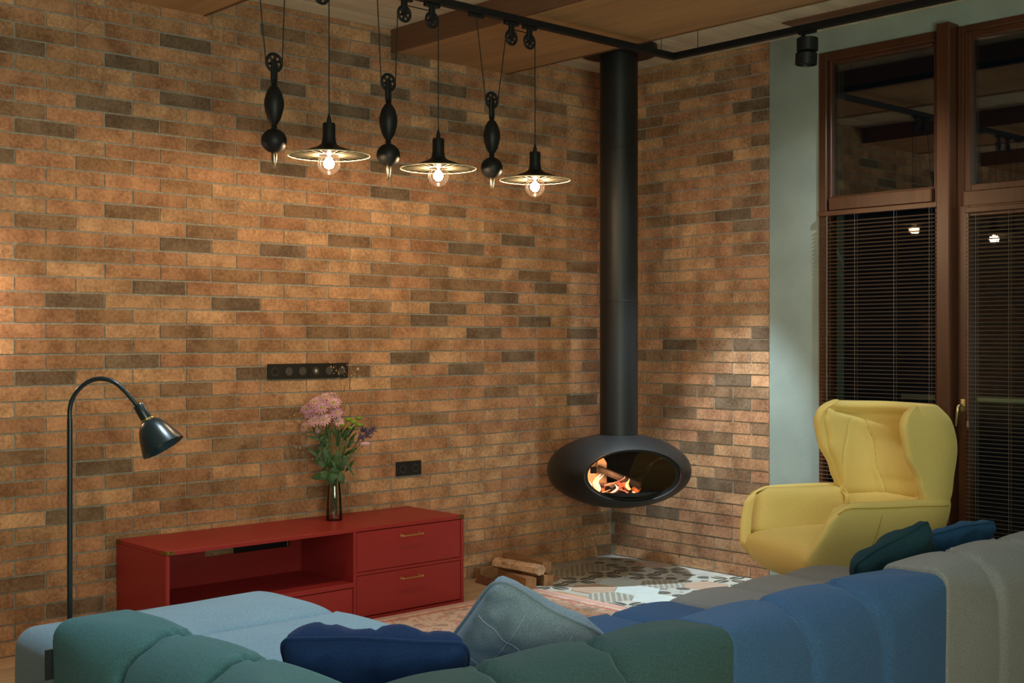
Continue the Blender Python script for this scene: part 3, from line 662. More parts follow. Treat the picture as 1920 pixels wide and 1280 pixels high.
# ------------------------------------------------------------------ sockets
def sockets(x0, z0, n, pitch, label, usb=None):
    t = thing('wall_socket', label, 'socket', (x0, -.0035, z0)); w_ = n * pitch
    k3 = 3 if n == 6 else n
    for g in range(n // k3): MB().box(g * k3 * pitch + .001, (g + 1) * k3 * pitch - .001, -.010, 0, 0, .086, .003, 2).build('cover_frame', SOCK, t)
    for k in range(n):
        cx = (k + .5) * pitch; M_ = Matrix.Translation((cx, -.0101, .043)) @ Matrix.Rotation(R(90), 4, 'X')
        if usb is not None and k == usb:
            MB().lathe([(.001, .0), (.021, .0), (.021, .002), (.001, .0021)], 24, M_, cap=False).build('insert', SOCKI, t, 40); MB().box(cx - .006, cx + .006, -.0135, -.0118, .036, .052).build('data_port', WHITEP, t)
        else:
            r_ = .0205; m = MB(); m.lathe([(r_ + .003, 0), (r_ + .003, .0015), (r_, .0018), (r_ - .0012, -.004), (.001, -.0045)] if k in (0,) or n == 2 else [(r_ + .003, 0), (r_ + .003, .002), (r_, .0022), (.001, .003)], 24, M_, cap=False)
            m.build('insert', SOCKI, t, 40)
            MB().tube([(cx - .009, -.009, .043), (cx - .009, -.0125, .043)], .0025, 6).build('pin_hole', BLACK, t); MB().tube([(cx + .009, -.009, .043), (cx + .009, -.0125, .043)], .0025, 6).build('pin_hole', BLACK, t)
sockets(-2.765, 1.277, 6, .0888, 'long black strip of six wall sockets above the red cabinet', 3)
sockets(-1.884, .682, 2, .0940, 'black double wall socket on the bricks right of the vase')
o = MB().lathe([(.001, 0), (.008, 0), (.010, .004), (.006, .010), (.001, .012)], 12, Matrix.Rotation(R(90), 4, 'X'), cap=False).build('cable_clip', simple('beige_plastic', (.55, .42, .30), .5), None, 40, (-2.16, -.002, 1.325))
tag(o, 'tiny beige cable clip on the brick right of the socket strip', 'clip')

# ------------------------------------------------------------------ floor lamp
fx, fy = -4.385, -1.2
fl_ = thing('floor_lamp', 'slim black gooseneck floor lamp with bell shade behind the sofa corner', 'lamp', (fx, fy, 0), RZ)
MB().lathe([(.001, 0), (.13, 0), (.13, .012), (.12, .018), (.012, .022), (.010, .06)], 32).build('base', LAMPG, fl_, 40)
MB().tube([(0, 0, .05), (0, 0, 1.19)], .0105, 14).build('pole', LAMPG, fl_, 60)
gn = [(0, 0, 1.18), (0, 0, 1.225), (.010, 0, 1.265), (.036, 0, 1.305), (.078, 0, 1.336), (.125, 0, 1.345), (.172, 0, 1.332), (.212, 0, 1.300), (.245, 0, 1.262), (.268, 0, 1.235)]
P3 = []
for i in range(len(gn) - 1):
    g = [Vector(gn[max(0, min(len(gn) - 1, i + q))]) for q in (-1, 0, 1, 2)]
    for k in range(6):
        u = k / 6; P3.append(.5 * (2 * g[1] + (g[2] - g[0]) * u + (2 * g[0] - 5 * g[1] + 4 * g[2] - g[3]) * u * u + (3 * g[1] - g[0] - 3 * g[2] + g[3]) * u ** 3))
MB().tube(P3, [.0095 if i % 2 else .0085 for i in range(len(P3))], 12).build('gooseneck', LAMPG, fl_, 30)
ax = Vector((.53, -.10, -.84)).normalized(); M_ = Matrix.Translation((.272, 0, 1.234)) @ ax.to_track_quat('Z', 'Y').to_matrix().to_4x4()
MB().lathe([(.012, -.012), (.020, -.010), (.022, -.004), (.022, .052), (.020, .056)], 24, M_).build('lamp_holder', LAMPG, fl_, 40)
MB().lathe([(.024, .055), (.0265, .057), (.0265, .062), (.024, .064)], 24, M_).build('ring', BRASS, fl_, 40)
MB().lathe([(.024, .062), (.040, .072), (.054, .092), (.066, .120), (.076, .150), (.084, .176), (.0855, .184), (.083, .182), (.074, .150), (.052, .095), (.022, .066)], 36, M_, cap=False).build('lamp_shade', LAMPG, fl_, 50)
MB().sphere(M_ @ Vector((0, 0, .11)), .028, 14, 8).build('bulb', simple('unlit_bulb', (.6, .58, .5), .3), fl_, 180)

# ------------------------------------------------------------------ track and pendants
TZ = 3.15; TY = -1.205; TX = -.765
tr = thing('track_rail', 'long black suspended lighting track turning a corner below the ceiling', 'track', (TX, TY, TZ))
m = MB(); m.box(-7.2, .018, -.018, .018, -.018, .018, .002, 1); m.build('rail', BLACK, tr)
m = MB(); m.box(-.018, .018, -6.8, -.018, -.018, .018, .002, 1); m.build('rail', BLACK, tr)
for x, y in ((-.11, 0), (-2.0, 0), (-4.6, 0), (0, -.18), (0, -2.2), (0, -4.5)):
    MB().tube([(x, y, .018), (x, y, CZ - TZ - .001)], .0018, 6).build('suspension_wire', BLACK, tr)
t = thing('track_spotlight', 'short black cylinder spotlight on the track above the armchair', 'spotlight', (TX, -2.124, TZ - .019))
MB().box(-.016, .016, -.05, .05, -.012, 0, .002, 1).build('adapter', BLACK, t)
MB().box(-.008, .008, .018, .034, -.035, -.01).build('bracket', BLACK, t)
MB().lathe([(.052, -.036), (.056, -.039), (.056, -.102), (.052, -.106), (.02, -.107)], 32).build('housing', BLACK, t, 40)
MB().lathe([(.02, -.107), (.053, -.114), (.057, -.117), (.057, -.176), (.051, -.178), (.048, -.165), (.001, -.160)], 32, Matrix.Rotation(R(3), 4, 'X'), cap=False).build('lamp_head', BLACK, t, 40)
def wheel(mb, c, r):
    c = Vector(c); seg = 28
    mb.tube([c + Vector((r * .90 * math.cos(2 * PI * k / seg), 0, r * .90 * math.sin(2 * PI * k / seg))) for k in range(seg)], r * .17, 8, closed=True)
    mb.lathe([(r * .34, -.006), (r * .34, .006)], 14, Matrix.Translation(c) @ Matrix.Rotation(R(90), 4, 'X'))
    for k in range(6):
        a = 2 * PI * k / 6 + .3; mb.tube([c + Vector((r * .2 * math.cos(a), 0, r * .2 * math.sin(a))), c + Vector((r * .85 * math.cos(a), 0, r * .85 * math.sin(a)))], r * .16, 6)
FIL = simple('filament_glow', (1, .7, .4), .5, emit=((1, .62, .30), 60)); SHI = simple('shade_inside', (.004, .003, .002), .95, spec=.02)
def pendant(px_, label, xs, xw, zoff=0):
    """xs: x of track mounts (fixed cord, pulley, pulley) ; xw: counterweight x"""
    t = thing('pendant_lamp', label, 'lamp', (px_, -1.2, 2.332), 0, 'pulley pendant lamps on the track')
    zt = TZ - 2.332 - .019
    def A(x): return x - px_
    fixed, pa, pb = (A(v) for v in xs); wx = A(xw)
    for k, x in enumerate((fixed, pa, pb)): MB().box(x - .045, x + .045, -.013, .013, zt - .016, zt, .002, 1).build('track_adapter', BLACK, t)
    rp = .040
    for x in (pa, pb):
        m = MB(); wheel(m, (x, 0, zt - .078), rp); m.build('pulley', BLACK, t, 50)
        MB().box(x - .015, x + .015, -.010, .010, zt - .074, zt - .012, .003, 1).build('pulley_bracket', BLACK, t)
    wz = .380
    m = MB(); wheel(m, (wx, 0, wz), .042); m.build('pulley', BLACK, t, 50)
    MB().box(wx - .014, wx + .014, -.010, .010, wz - .085, wz + .01, .004, 1).build('pulley_bracket', BLACK, t)
    m = MB(); m.lathe([(.012, wz - .078), (.016, wz - .083), (.012, wz - .088), (.016, wz - .093), (.010, wz - .098), (.020, wz - .108), (.033, wz - .130), (.0425, wz - .165), (.0435, wz - .185), (.040, wz - .210), (.030, wz - .245), (.016, wz - .268),
                       (.011, wz - .275), (.015, wz - .280), (.011, wz - .286), (.015, wz - .291), (.013, wz - .297)] , 28, Matrix.Translation((wx, 0, 0))); m.build('counterweight', BLACK, t, 70)
    MB().sphere((wx, 0, wz - .343), .056, 28, 16, (1, 1, .96)).build('counterweight_ball', BLACK, t, 180)
    MB().lathe([(.012, wz - .396), (.0135, wz - .402), (.0125, wz - .420), (.009, wz - .440), (.003, wz - .462), (.0006, wz - .466)], 16, Matrix.Translation((wx, 0, 0))).build('counterweight_tip', GOLD, t, 60)
    cr = .0026
    m = MB(); arc = [(wx + .042 * math.cos(a), 0, wz + .042 * math.sin(a)) for a in (PI, 1.25 * PI, 1.5 * PI, 1.75 * PI, 2 * PI)]
    m.tube([(fixed, 0, zt - .01)] + arc + [(pa - rp, 0, zt - .09), (pa - rp * .7, 0, zt - .05), (pa, 0, zt - .036), (pb, 0, zt - .036), (pb + rp * .7, 0, zt - .05), (pb + rp, 0, zt - .078)], cr, 6)
    m.tube([(0, 0, .17), (0, 0, zt - .07)], cr, 6); m.build('cord', BLACK, t)
    MB().lathe([(.004, .19), (.010, .165), (.011, .150)], 14).build('cord_grip', BLACK, t, 50)
    MB().lathe([(.012, .150), (.026, .148), (.029, .140), (.029, .085), (.033, .060), (.040, .045)], 26).build('lamp_holder', BLACK, t, 40)
    m = MB(); m.lathe([(.036, .052), (.055, .040), (.100, .024), (.150, .010), (.184, .002)], 56, cap=False); m.mi = 1; m.lathe([(.184, .0015), (.150, .0085), (.100, .022), (.055, .038), (.036, .050)], 56, cap=False)
    s = m.build('lamp_shade', [BLACK, SHI], t, 60)
    m = MB(); sg = 64; m.tube([(.185 * math.cos(2 * PI * k / sg), .185 * math.sin(2 * PI * k / sg), 0) for k in range(sg)], .0024, 6, closed=True); m.mi = 1
    for k in range(26):
        a = 2 * PI * k / 26; m.tube([(.045 * math.cos(a), .045 * math.sin(a), .002), (.185 * math.cos(a), .185 * math.sin(a), .0)], .0010, 4)
    m.build('wire_ribs', [CREAM, RIBM], t, 60)
    b = MB(); rb = .053; zc_ = -.035
    pr = [(.001, zc_ - rb)] + [(rb * math.sin(R(a)), zc_ - rb * math.cos(R(a))) for a in range(12, 150, 10)] + [(.020, .022), (.014, .036)]
    b.lathe(pr, 26, cap=False); bo = b.build('bulb', BULBG, t, 180)
    m = MB(); m.lathe([(.004, .034), (.006, .02), (.004, -.005)], 8)
    for k in range(6):
        a = 2 * PI * k / 6; m.tube([(.012 * math.cos(a), .012 * math.sin(a), -.058), (.014 * math.cos(a + .3), .014 * math.sin(a + .3), -.03), (.010 * math.cos(a + .2), .010 * math.sin(a + .2), -.008)], .0013, 5)
    m.build('filament', FIL, bo)
pendant(-3.176, 'leftmost of the three pulley pendant lamps, lit bulb under a flat black ribbed shade', (-3.550, -3.370, -3.216), -3.465)
pendant(-2.535, 'middle of the three pulley pendant lamps, lit bulb under a flat black ribbed shade', (-2.905, -2.745, -2.575), -2.840)
pendant(-1.881, 'rightmost pulley pendant lamp, nearest the black flue, lit bulb under a flat ribbed shade', (-2.289, -2.050, -1.921), -2.185)

# ------------------------------------------------------------------ rug and firewood
rx0, rx1, ry0, ry1 = -3.50, -1.262, -2.52, -.56
t = thing('rug', 'pink and cream patterned rug with short fringe between cabinet and sofa', 'rug', ((rx0 + rx1) / 2, (ry0 + ry1) / 2, .005))
m_, nt, b = newmat('rug_weave'); tc = N(nt, 'ShaderNodeTexCoord'); sx = N(nt, 'ShaderNodeSeparateXYZ'); nt.links.new(tc.outputs['Object'], sx.inputs[0])
hx, hy = (rx1 - rx0) / 2, (ry1 - ry0) / 2
ed = mth(nt, 'MINIMUM', mth(nt, 'SUBTRACT', hx, mth(nt, 'ABSOLUTE', sx.outputs[0])), mth(nt, 'SUBTRACT', hy, mth(nt, 'ABSOLUTE', sx.outputs[1])))
vo = N(nt, 'ShaderNodeTexVoronoi'); vo.inputs['Scale'].default_value = 17; nt.links.new(tc.outputs['Object'], vo.inputs['Vector'])
nz = N(nt, 'ShaderNodeTexNoise'); nz.inputs['Scale'].default_value = 24; nz.inputs['Detail'].default_value = 4; nt.links.new(tc.outputs['Object'], nz.inputs['Vector'])
nz2 = N(nt, 'ShaderNodeTexNoise'); nz2.inputs['Scale'].default_value = 9; nt.links.new(tc.outputs['Object'], nz2.inputs['Vector'])
c = mixc(nt, mth(nt, 'GREATER_THAN', nz.outputs[0], .54), (.74, .60, .50), (.62, .38, .31))
c = mixc(nt, mth(nt, 'LESS_THAN', vo.outputs['Distance'], .26), c, (.78, .66, .54))
c = mixc(nt, mth(nt, 'LESS_THAN', vo.outputs['Distance'], .11), c, (.20, .13, .11))
c = mixc(nt, mth(nt, 'MULTIPLY', mth(nt, 'GREATER_THAN', nz2.outputs[0], .60), .7), c, (.36, .30, .26))
c = mixc(nt, mth(nt, 'LESS_THAN', ed, .05), c, (.60, .36, .32)); c = mixc(nt, mth(nt, 'LESS_THAN', mth(nt, 'ABSOLUTE', mth(nt, 'SUBTRACT', ed, .10)), .012), c, (.58, .24, .17))
c = mixc(nt, mth(nt, 'LESS_THAN', mth(nt, 'ABSOLUTE', mth(nt, 'SUBTRACT', ed, .062)), .006), c, (.68, .52, .40))
nt.links.new(c, b.inputs['Base Color']); b.inputs['Roughness'].default_value = .95
MB().box(-hx, hx, -hy, hy, 0, .010, .003, 1).build('pile', m_, t)
for s in (-1, 1):
    mb = MB(); rnd = random.Random(7)
    for k in range(330):
        y = -hy + 2 * hy * (k + .5) / 330; mb.tube([(s * (hx - .003), y, .007), (s * (hx + .014), y + rnd.uniform(-.004, .004), .006), (s * (hx + .026 + rnd.uniform(0, .012)), y + rnd.uniform(-.01, .01), .003)], .0016, 4)
    o = mb.build('fringe', simple('fringe_yarn', (.62, .44, .34), .9), t); o['kind'] = 'stuff'
LOGW = woodmat('split_wood', (.36, .19, .085), 0, 14, .35, .8, .15); LOGP = simple('torn_wood', (.50, .30, .17), .85, var=.35, scale=35, bump=.9, bscale=60); BARK = simple('bark', (.16, .06, .03), .9, var=.4, scale=40, bump=.8, bscale=60)
def firewood(loc, rz, ry, L, a, b_, mt, label, seed, prof=None):
    rn_ = random.Random(seed); mb = MB()
    pf = prof or [(-1, -1), (1, -.9), (1, .9), (-.9, 1)]
    rows = []
    for i in range(7):
        x = -L / 2 + L * i / 6; rows.append([Vector((x, p[0] * a * (1 + rn_.uniform(-.05, .05)), p[1] * b_ * (1 + rn_.uniform(-.05, .05)))) for p in pf])
    mb.grid(rows, cv=True, cap=True); o = mb.build('firewood_log', mt, None); o.location = loc; o.rotation_euler = (0, R(ry), R(rz)); tag(o, label, 'log', 'split firewood stack'); return o
firewood((-1.225, -.350, .038), -106, 0, .38, .036, .036, LOGW, 'square split log at the front of the firewood heap', 1)
firewood((-1.075, -.390, .035), -108, 0, .27, .032, .033, LOGW, 'short split log on the tiles, end facing the sofa', 2)
firewood((-1.13, -.085, .038), -8, 0, .32, .036, .036, LOGW, 'split log at the back of the heap beside the wall', 3)
firewood((-1.065, -.275, .108), -96, 0, .40, .034, .034, LOGW, 'upper split log with reddish side resting at the back of the heap', 4)
firewood((-1.200, -.340, .110), -80, 2, .34, .052, .030, LOGP, 'pale torn rough log lying on top of the firewood heap', 5, [(-1, -.4), (-.3, -1), (.6, -.9), (1, 0), (.5, .9), (-.2, 1.1), (-.8, .6)])
firewood((-1.350, -.270, .024), -100, 0, .30, .034, .022, BARK, 'low dark reddish log at the left end of the firewood heap', 6, [(-1, -1), (1, -1), (.6, .6), (-.2, 1)])

# ------------------------------------------------------------------ sofa
def rprof(T, H, r1, r2, z0=.04, rb=.03, n=7):
    """closed profile (y,z) with outward normals; outer face at y=0, inner at y=T; r1 outer-top radius, r2 inner-top radius"""
    pts = []
    def arc(cx, cz, r, a0, a1, k=n):
        for i in range(k + 1):
            a = R(a0 + (a1 - a0) * i / k); pts.append((cx + r * math.cos(a), cz + r * math.sin(a), math.cos(a), math.sin(a)))
    def line(p, q, k, nx, nz):
        for i in range(1, k): s = i / k; pts.append((p[0] + (q[0] - p[0]) * s, p[1] + (q[1] - p[1]) * s, nx, nz))
    arc(rb, z0 + rb, rb, 270, 180, 3); line((0, z0 + rb), (0, H - r1), 8, -1, 0); arc(r1, H - r1, r1, 180, 90)
    line((r1, H), (T - r2, H), 6, 0, 1); arc(T - r2, H - r2, r2, 90, 0); line((T, H - r2), (T, z0 + rb), 8, 1, 0); arc(T - rb, z0 + rb, rb, 0, -90, 3)
    return pts
def soft_roll(name, parent, mat, L, T, H, r1, r2, x0, seamA=.045, seamB=.045, bul=.008, wr=.006, seed=0, z0=.04, n=30, dip=None):
    """roll spans x0..x0+L; d(u) insets the profile near its ends"""
    ra = .05 if (seamA < .02 and r1 > .1) else r1; rb_ = .05 if (seamB < .02 and r1 > .1) else r1; rows = []; 
    for i in range(n + 1):
        s = i / n; s = .5 - .5 * math.cos(PI * s) if True else s
        u = L * s; da = db = 0
        if u < seamA: da = seamA * (1 - math.sqrt(max(0, 1 - ((seamA - u) / seamA) ** 2)))
        if L - u < seamB: db = seamB * (1 - math.sqrt(max(0, 1 - ((seamB - (L - u)) / seamB) ** 2)))
        d = (da + db) * .9 - bul * math.sin(PI * s)
        row = []; pf = rprof(T, H, ra + (rb_ - ra) * s ** (1 if ra == rb_ else (.8 if ra < rb_ else 1.25)), r2, z0)
        for (y, z, ny, nz) in pf:
            e = min(u, L - u); top = 1 if z > H - .3 else .3
            w_ = wr * math.exp(-((e - .026) / .020) ** 2) * (math.sin(190 * (y - z) + seed) + .6 * math.sin(283 * (y + z) + seed * 2)) * (nz > .02 or z > H - .16) * top * ((seamA if u < L / 2 else seamB) > .035)
            lo = .007 * noise.noise(Vector((u * 4 + seed * 3.1, y * 4, z * 4)))
            dd = d + w_ - lo
            if z < z0 + .05: dd *= .4
            zz = z - nz * dd
            if dip: zz += dip(u, y) * max(0, nz)
            row.append(Vector((x0 + u, y - ny * dd, zz)))
        rows.append(row)
    m = MB(); m.grid(rows, cv=True, cap=True); return m.build(name, mat, parent, 180)
FEET = simple('sofa_foot', (.02, .02, .02), .5)
def feet(t, L, T):
    for x, y in ((.08, .05), (L - .08, .05), (.08, T - .05), (L - .08, T - .05)): MB().lathe([(.02, 0), (.022, .042)], 12, Matrix.Translation((x, y, 0))).build('foot', FEET, t, 40)
def backrest(label, loc, rz, L, n, mat, T=.245, H=.70, r1=.175, r2=.050, endA=.012, endB=.012, seed=1, z0=.04):
    t = thing('sofa_module', label, 'sofa', loc, rz); P_ = L / n
    for k in range(n):
        soft_roll('roll', t, mat, P_ + .004, T, H, r1, r2, k * P_ - .002, endA if k == 0 else .050, endB if k == n - 1 else .050, seed=seed + k, z0=z0)
    feet(t, L, T); return t
# left arm-side back runs towards the camera; local x along -Y, outer face towards -X
tb = backrest('light teal sofa backrest at the far left, running towards the camera', (-4.975, -2.455, 0), R(-90), 1.125, 3, F_TEAL, T=-.0 + .265, seed=3)
MB().box(-.002, .004, -.020, .004, .535, .62).build('fabric_tag', BLACK, tb)
backrest('dark green-teal sofa backrest in front, between the light teal and the blue one', (-4.775, -3.835, 0), 0, 1.135, 3, F_DTEAL, seed=7)
backrest('blue sofa backrest of three rolls between the green-teal and grey ones', (-3.637, -3.835, 0), 0, 1.165, 3, F_BLUE, seed=12)
backrest('grey sofa backrest at the right end of the picture', (-2.469, -3.835, 0), 0, 1.20, 3, F_GREY, T=.255, H=.715, seed=17)
def seat(label, loc, rz, L, n, T, mat, H=.43, seed=1, dip=None, sd=.05):
    t = thing('sofa_module', label, 'sofa', loc, rz); P_ = L / n
    for k in range(n):
        soft_roll('cushion_roll', t, mat, P_ + .004, T, H, .07, .08, k * P_ - .002, .03 if k == 0 else sd, .03 if k == n - 1 else sd, bul=.014, wr=.004, seed=seed + k, dip=dip)
    feet(t, L, T); return t
# chaise: local x along -Y, local y along +X
ch = seat('pale blue upholstered chaise seat in the left corner of the sofa', (-4.665, -1.36, 0), R(-90), 2.18, 4, 1.08, F_MINT, seed=21, H=.445)
seat('blue sofa seat in front of the blue backrest', (-3.555, -3.553, 0), 0, 1.085, 3, .98, F_BLUE, seed=31)
seat('grey sofa seat in front of the grey backrest, below the yellow armchair', (-2.445, -3.545, 0), 0, 1.19, 3, 1.0, F_GREY, seed=41)

# ------------------------------------------------------------------ cushions
def cushion(name, label, mat, center, xax, yax, w_, h_, T, seed, seams=0, pipe=None, pull=.10, wrk=.006, stitch=None):
    """xax: width axis, yax: height axis (both world)"""
    X_ = Vector(xax).normalized(); Y_ = (Vector(yax) - X_ * Vector(yax).dot(X_)).normalized(); Z_ = X_.cross(Y_)
    M_ = Matrix(((X_.x, Y_.x, Z_.x, center[0]), (X_.y, Y_.y, Z_.y, center[1]), (X_.z, Y_.z, Z_.z, center[2]), (0, 0, 0, 1)))
    n = 34; out = []
    def pos(i, j, sgn):
        a, b_ = 2 * i / n - 1, 2 * j / n - 1
        e = (1 - abs(a) ** 2.6) * (1 - abs(b_) ** 2.6); th = T * max(e, 0) ** .42
        kx = 1 - pull * (1 - a * a) * 0 - pull * (b_ * b_) ** 0 * 0
        x = a * w_ / 2 * (1 - pull * (1 - b_ ** 2) * abs(a) ** 3 * .8); y = b_ * h_ / 2 * (1 - pull * (1 - a ** 2) * abs(b_) ** 3 * .8)
        nz_ = noise.noise(Vector((a * 2.2 + seed, b_ * 2.2, sgn * 3))) * .020 + noise.noise(Vector((a * 6 + seed, b_ * 5, sgn * 5))) * wrk
        corner = max(0, abs(a) + abs(b_) - 1.0)
        nz_ += corner * wrk * 1.6 * math.sin(9 * (a - b_) + seed)
        if seams:
            for q in range(1, seams + 1):
                sx_ = -1 + 2 * q / (seams + 1); nz_ -= .010 * math.exp(-((a - sx_) / .035) ** 2)
        rc = 1 - .13 * (a * a * b_ * b_) ** 2; x *= rc; y *= rc
        edgew = .005 * math.sin(5 * a + seed) * abs(b_) ** 6 + .004 * math.sin(4 * b_ + seed) * abs(a) ** 6
        return Vector((x, y + edgew, sgn * (th + nz_ * min(1, th / (T * .5)))))
    m = MB(); top = [[pos(i, j, 1) for j in range(n + 1)] for i in range(n + 1)]
    bot = [[pos(i, j, -1) for j in range(n + 1)] for i in range(n + 1)]
    vt = [[m.bm.verts.new(p) for p in r_] for r_ in top]
    vb = [[vt[i][j] if i in (0, n) or j in (0, n) else m.bm.verts.new(bot[i][j]) for j in range(n + 1)] for i in range(n + 1)]
    for i in range(n):
        for j in range(n):
            m.bm.faces.new((vt[i][j], vt[i + 1][j], vt[i + 1][j + 1], vt[i][j + 1])); m.bm.faces.new((vb[i][j], vb[i][j + 1], vb[i + 1][j + 1], vb[i + 1][j]))
    o = m.build(name, mat, None, 180); o.matrix_world = M_; tag(o, label, 'cushion')
    loop = [top[i][0] for i in range(n)] + [top[n][j] for j in range(n)] + [top[i][n] for i in range(n, 0, -1)] + [top[0][j] for j in range(n, 0, -1)]
    MB().tube(loop, .0055, 6, closed=True).build('piping', pipe or mat, o, 180)
    if stitch:
        for ln in stitch:
            P3 = []
            for s in range(25):
                a = ln[0] + (ln[2] - ln[0]) * s / 24; b_ = ln[1] + (ln[3] - ln[1]) * s / 24; sg = ln[4]
                p = pos((a + 1) / 2 * n, (b_ + 1) / 2 * n, sg); P3.append(p + Vector((0, 0, sg * .0012)))
            MB().tube(P3, .0011, 4).build('stitching', simple('thread', (.34, .42, .46), .8) if 'thread' not in bpy.data.materials else bpy.data.materials['thread'], o)
    return o
cushion('cushion', 'dark navy piped cushion leaning in the sofa corner between the two teal backrests', F_NAVY, (-4.43, -3.26, .610), (.735, -.678, -.03), (-.50, -.56, .84), .52, .33, .085, 2, seams=3, pipe=F_NAVY, wrk=.004, pull=.10)
cushion('cushion', 'blue-grey quilted cushion standing on its corner beside the navy one', F_BGREY, (-3.82, -3.19, .565), (.55, -.45, -.40), (.0, -.80, .62), .43, .43, .085, 5, wrk=.010, pull=.08,
        stitch=[(-.9, -.35, .9, -.35, 1), (-.9, .35, .9, .35, 1), (-.35, -.9, -.35, .9, 1), (.35, -.9, .35, .9, 1), (-.9, -.35, .9, -.35, -1), (-.9, .35, .9, .35, -1), (-.35, -.9, -.35, .9, -1), (.35, -.9, .35, .9, -1)])
cushion('cushion', 'dark petrol cushion leaning behind the grey backrest, in front of the armchair', F_PETROL, (-1.90, -3.29, .570), (.78, -.30, .34), (-.35, -.30, .80), .42, .34, .085, 9, wrk=.005, pull=.10)
cushion('cushion', 'denim blue cushion behind the grey backrest, nearest the glass door', F_DENIM, (-1.40, -3.28, .590), (.93, -.30, .10), (-.2, -.45, .85), .43, .28, .065, 14, seams=2, wrk=.004)

# ------------------------------------------------------------------ yellow wing armchair
ac = thing('armchair', 'yellow upholstered wingback armchair with swept arms by the window', 'armchair', (-.695, -2.365, 0), R(158))
def spl(x, xs, ys):
    if x <= xs[0]: return ys[0]
    for i in range(len(xs) - 1):
        if x <= xs[i + 1]:
            t_ = (x - xs[i]) / (xs[i + 1] - xs[i]); t_ = t_ * t_ * (3 - 2 * t_); return ys[i] + (ys[i + 1] - ys[i]) * t_
    return ys[-1]
def ucurve(a, xb, Ry, xf, k=.55):
    """a in -1..1 ; |a|<k : rounded back from x=xb ; beyond: straight side up to xf"""
    s = 1 if a >= 0 else -1; t_ = abs(a)
    if t_ < k:
        ph = t_ / k * PI / 2; rx = .26
        return xb + rx * (1 - math.cos(ph) ** .9), s * Ry * math.sin(ph) ** .85
    u = (t_ - k) / (1 - k); return xb + .26 + (xf - xb - .26) * u, s * Ry
def tub(a, v):
    Ry = .27 + .095 * math.sin(v * PI / 2); xb = -.17 - .225 * math.sin(v * PI / 2)
    xf = .50 - .07 * v ** 1.5
    x, y = ucurve(a, xb, Ry, xf)
    rim = .712
    if abs(a) > .90: rim -= .085 * ((abs(a) - .90) / .10) ** 2.0
    if abs(a) < .6: rim -= .03 * (1 - abs(a) / .6)
    z0 = .26 + .17 * (max(0, abs(a) - .66) / .34) ** 2
    y *= 1 - .05 * max(0, abs(a) - .7) / .3
    return Vector((x, y, z0 + (rim - z0) * v))
def solid(name, rows, mat, th, lv=2):
    m = MB(); m.grid(rows); me = bpy.data.meshes.new(name); m.bm.to_mesh(me); m.bm.free(); me.materials.append(mat); me.shade_smooth()
    o = bpy.data.objects.new(name, me); COL.objects.link(o); o.parent = ac
    md = o.modifiers.new('th', 'SOLIDIFY'); md.thickness = th; md.offset = -1
    md = o.modifiers.new('ss', 'SUBSURF'); md.levels = lv; md.render_levels = lv
    return o
na, nv = 28, 9
solid('tub_shell', [[tub(-1 + 2 * i / na, j / nv) for i in range(na + 1)] for j in range(nv + 1)], F_YEL, .055)
def wing(a, v):
    q_ = min(1, max(0, (abs(a) - .35) / .5)); top = 1.135 + .035 * q_ * q_ * (3 - 2 * q_)
    z = .585 + v * (top - .585)
    xb = spl(v, (0, .3, .65, .85, 1), (-.37, -.42, -.445, -.425, -.35))
    Ry = spl(v, (0, .4, .75, .9, 1), (.33, .335, .340, .33, .295))
    xf = spl(v, (0, .10, .35, .60, .80, .90, .96, 1), (-.18, -.17, -.11, -.03, -.005, -.02, -.06, -.13))
    x, y = ucurve(a, xb, Ry, xf, .62)
    if v > .85 and abs(a) > .35: z -= .02 * ((v - .85) / .15) * (1 - abs(abs(a) - .7) / .35)
    return Vector((x, y, z))
nw = 16
solid('wing_back', [[wing(-1 + 2 * i / na, j / nw) for i in range(na + 1)] for j in range(nw + 1)], F_YEL, .058)
def pad(name, fn, mat, n=24, m_=24):
    m = MB(); vt = [[m.bm.verts.new(fn(2 * i / n - 1, 2 * j / m_ - 1, 1)) for j in range(m_ + 1)] for i in range(n + 1)]
    vb = [[vt[i][j] if i in (0, n) or j in (0, m_) else m.bm.verts.new(fn(2 * i / n - 1, 2 * j / m_ - 1, -1)) for j in range(m_ + 1)] for i in range(n + 1)]
    for i in range(n):
        for j in range(m_):
            m.bm.faces.new((vt[i][j], vt[i + 1][j], vt[i + 1][j + 1], vt[i][j + 1])); m.bm.faces.new((vb[i][j], vb[i][j + 1], vb[i + 1][j + 1], vb[i + 1][j]))
    return m.build(name, mat, ac, 180)
def seatpad(a, b_, s):
    x = .08 + a * .41; y = b_ * .315 * (1 - .12 * (a < 0) * a * a)
    e = (max(0, 1 - abs(a) ** 8) * max(0, 1 - abs(b_) ** 10)) ** .5
    return Vector((x + (.015 if s > 0 else -.02) * e, y, .42 + (.075 * e + .03 * (1 - a * a) * (1 - b_ * b_) if s > 0 else -.17 * e * (1 - .30 * max(0, a) ** 3))))
pad('seat_cushion', seatpad, F_YEL)
def inner(fn, a, v, off):
    p = fn(a, v); da = fn(min(1, a + .03), v) - fn(max(-1, a - .03), v); dv = fn(a, min(1, v + .03)) - fn(a, max(0, v - .03))
    return p + da.cross(dv).normalized() * off
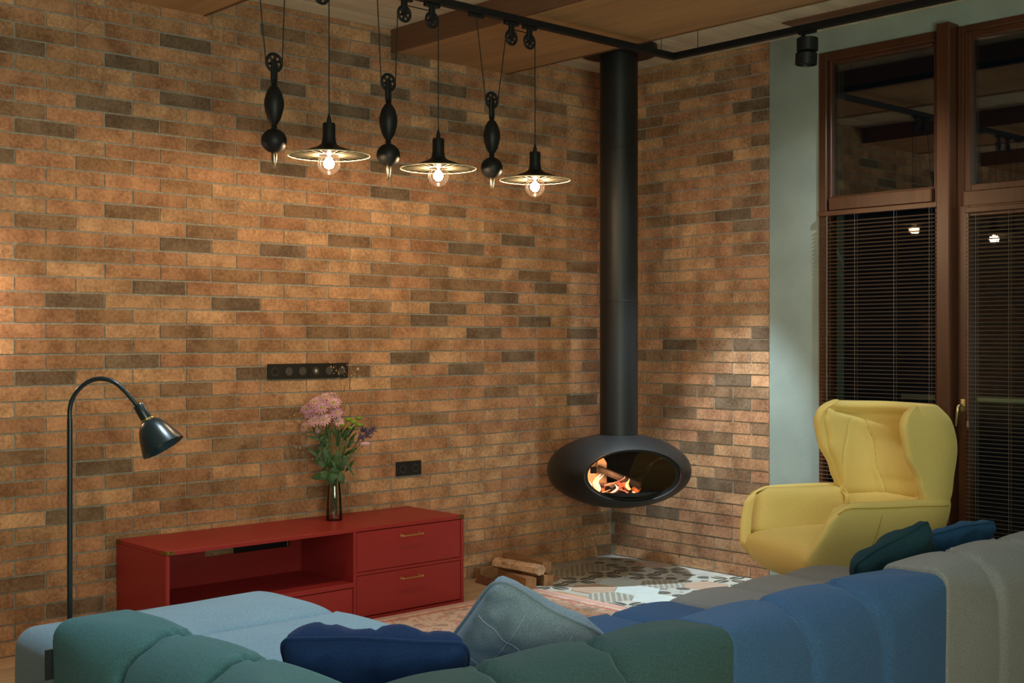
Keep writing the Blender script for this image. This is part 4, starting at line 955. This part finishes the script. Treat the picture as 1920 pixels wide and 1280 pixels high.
def backpad(a, b_, s):
    V_ = .10 + .83 * (b_ + 1) / 2; A_ = a * (.90 - .30 * max(0, .4 - V_) / .4)
    if s < 0: return inner(wing, A_, V_, -.01)
    e = (max(0, 1 - abs(a) ** 5) * max(0, 1 - abs(b_) ** 5)) ** .5
    wv = .0025 * math.sin(a * 42 + 2 * math.sin(b_ * 2)) * max(0, .2 - b_) * (abs(a) < .5)
    g = sum(.007 * math.exp(-((a - q) / .016) ** 2) for q in (-.40 - .10 * b_, .40 + .10 * b_)) + .006 * math.exp(-((abs(a) - .80 + .18 * b_) / .016) ** 2) * max(0, min(1, (b_ + .35) * 4))
    return inner(wing, A_, V_, .002 + .045 * e + (wv - g) * e)
pad('back_cushion', backpad, F_YEL, 120, 40)
def lowback(a, b_, s):
    A_, V_ = a * .955, .28 + .69 * (b_ + 1) / 2
    e = (max(0, 1 - abs(a) ** 14) * max(0, 1 - abs(b_) ** 4)) ** .5
    return inner(tub, A_, V_, -.01 if s < 0 else .004 + .055 * e)
pad('lumbar_pad', lowback, F_YEL, 36, 16)
for q in (-1, 1):
    MB().tube([backpad(q * (.40 + .10 * b_) , b_, 1) + Vector((.001, 0, 0)) for b_ in (-.9 + .1 * i for i in range(19))], .0016, 5).build('seam', F_YELP, ac, 180)
    MB().tube([backpad(q * (.80 - .18 * b_), b_, 1) for b_ in (-.25 + .1 * i for i in range(12))], .0016, 5).build('seam', F_YELP, ac, 180)
for s in (-1, 1):
    MB().tube([inner(tub, s * (.40 + .56 * i / 18), .93, -.0565) for i in range(19)], .0026, 6).build('piping', F_YELP, ac, 180)
    MB().tube([inner(tub, s * .76, .05 + .09 * v, -.0565) for v in range(0, 10)], .0018, 5).build('seam', F_YELP, ac, 180)
b = plain('swivel_base', ac)
MB().lathe([(.028, .02), (.028, .26)], 20).build('column', BLACK, b, 40)
MB().lathe([(.16, .235), (.16, .25), (.03, .255)], 24).build('mount_plate', BLACK, b, 40)
for k in range(4):
    a = R(45 + 90 * k); MB().tube([(0, 0, .06), (.12 * math.cos(a), .12 * math.sin(a), .055), (.30 * math.cos(a), .30 * math.sin(a), .015), (.34 * math.cos(a), .34 * math.sin(a), .012)], [.02, .017, .013, .011], 10).build('foot', BLACK, b, 50)
MB().tube([(.20, .05, .24), (.30, .06, .235), (.36, .06, .22), (.385, .06, .19), (.37, .06, .16), (.30, .06, .14)], .012, 8).build('recline_lever', BLACK, b, 50)
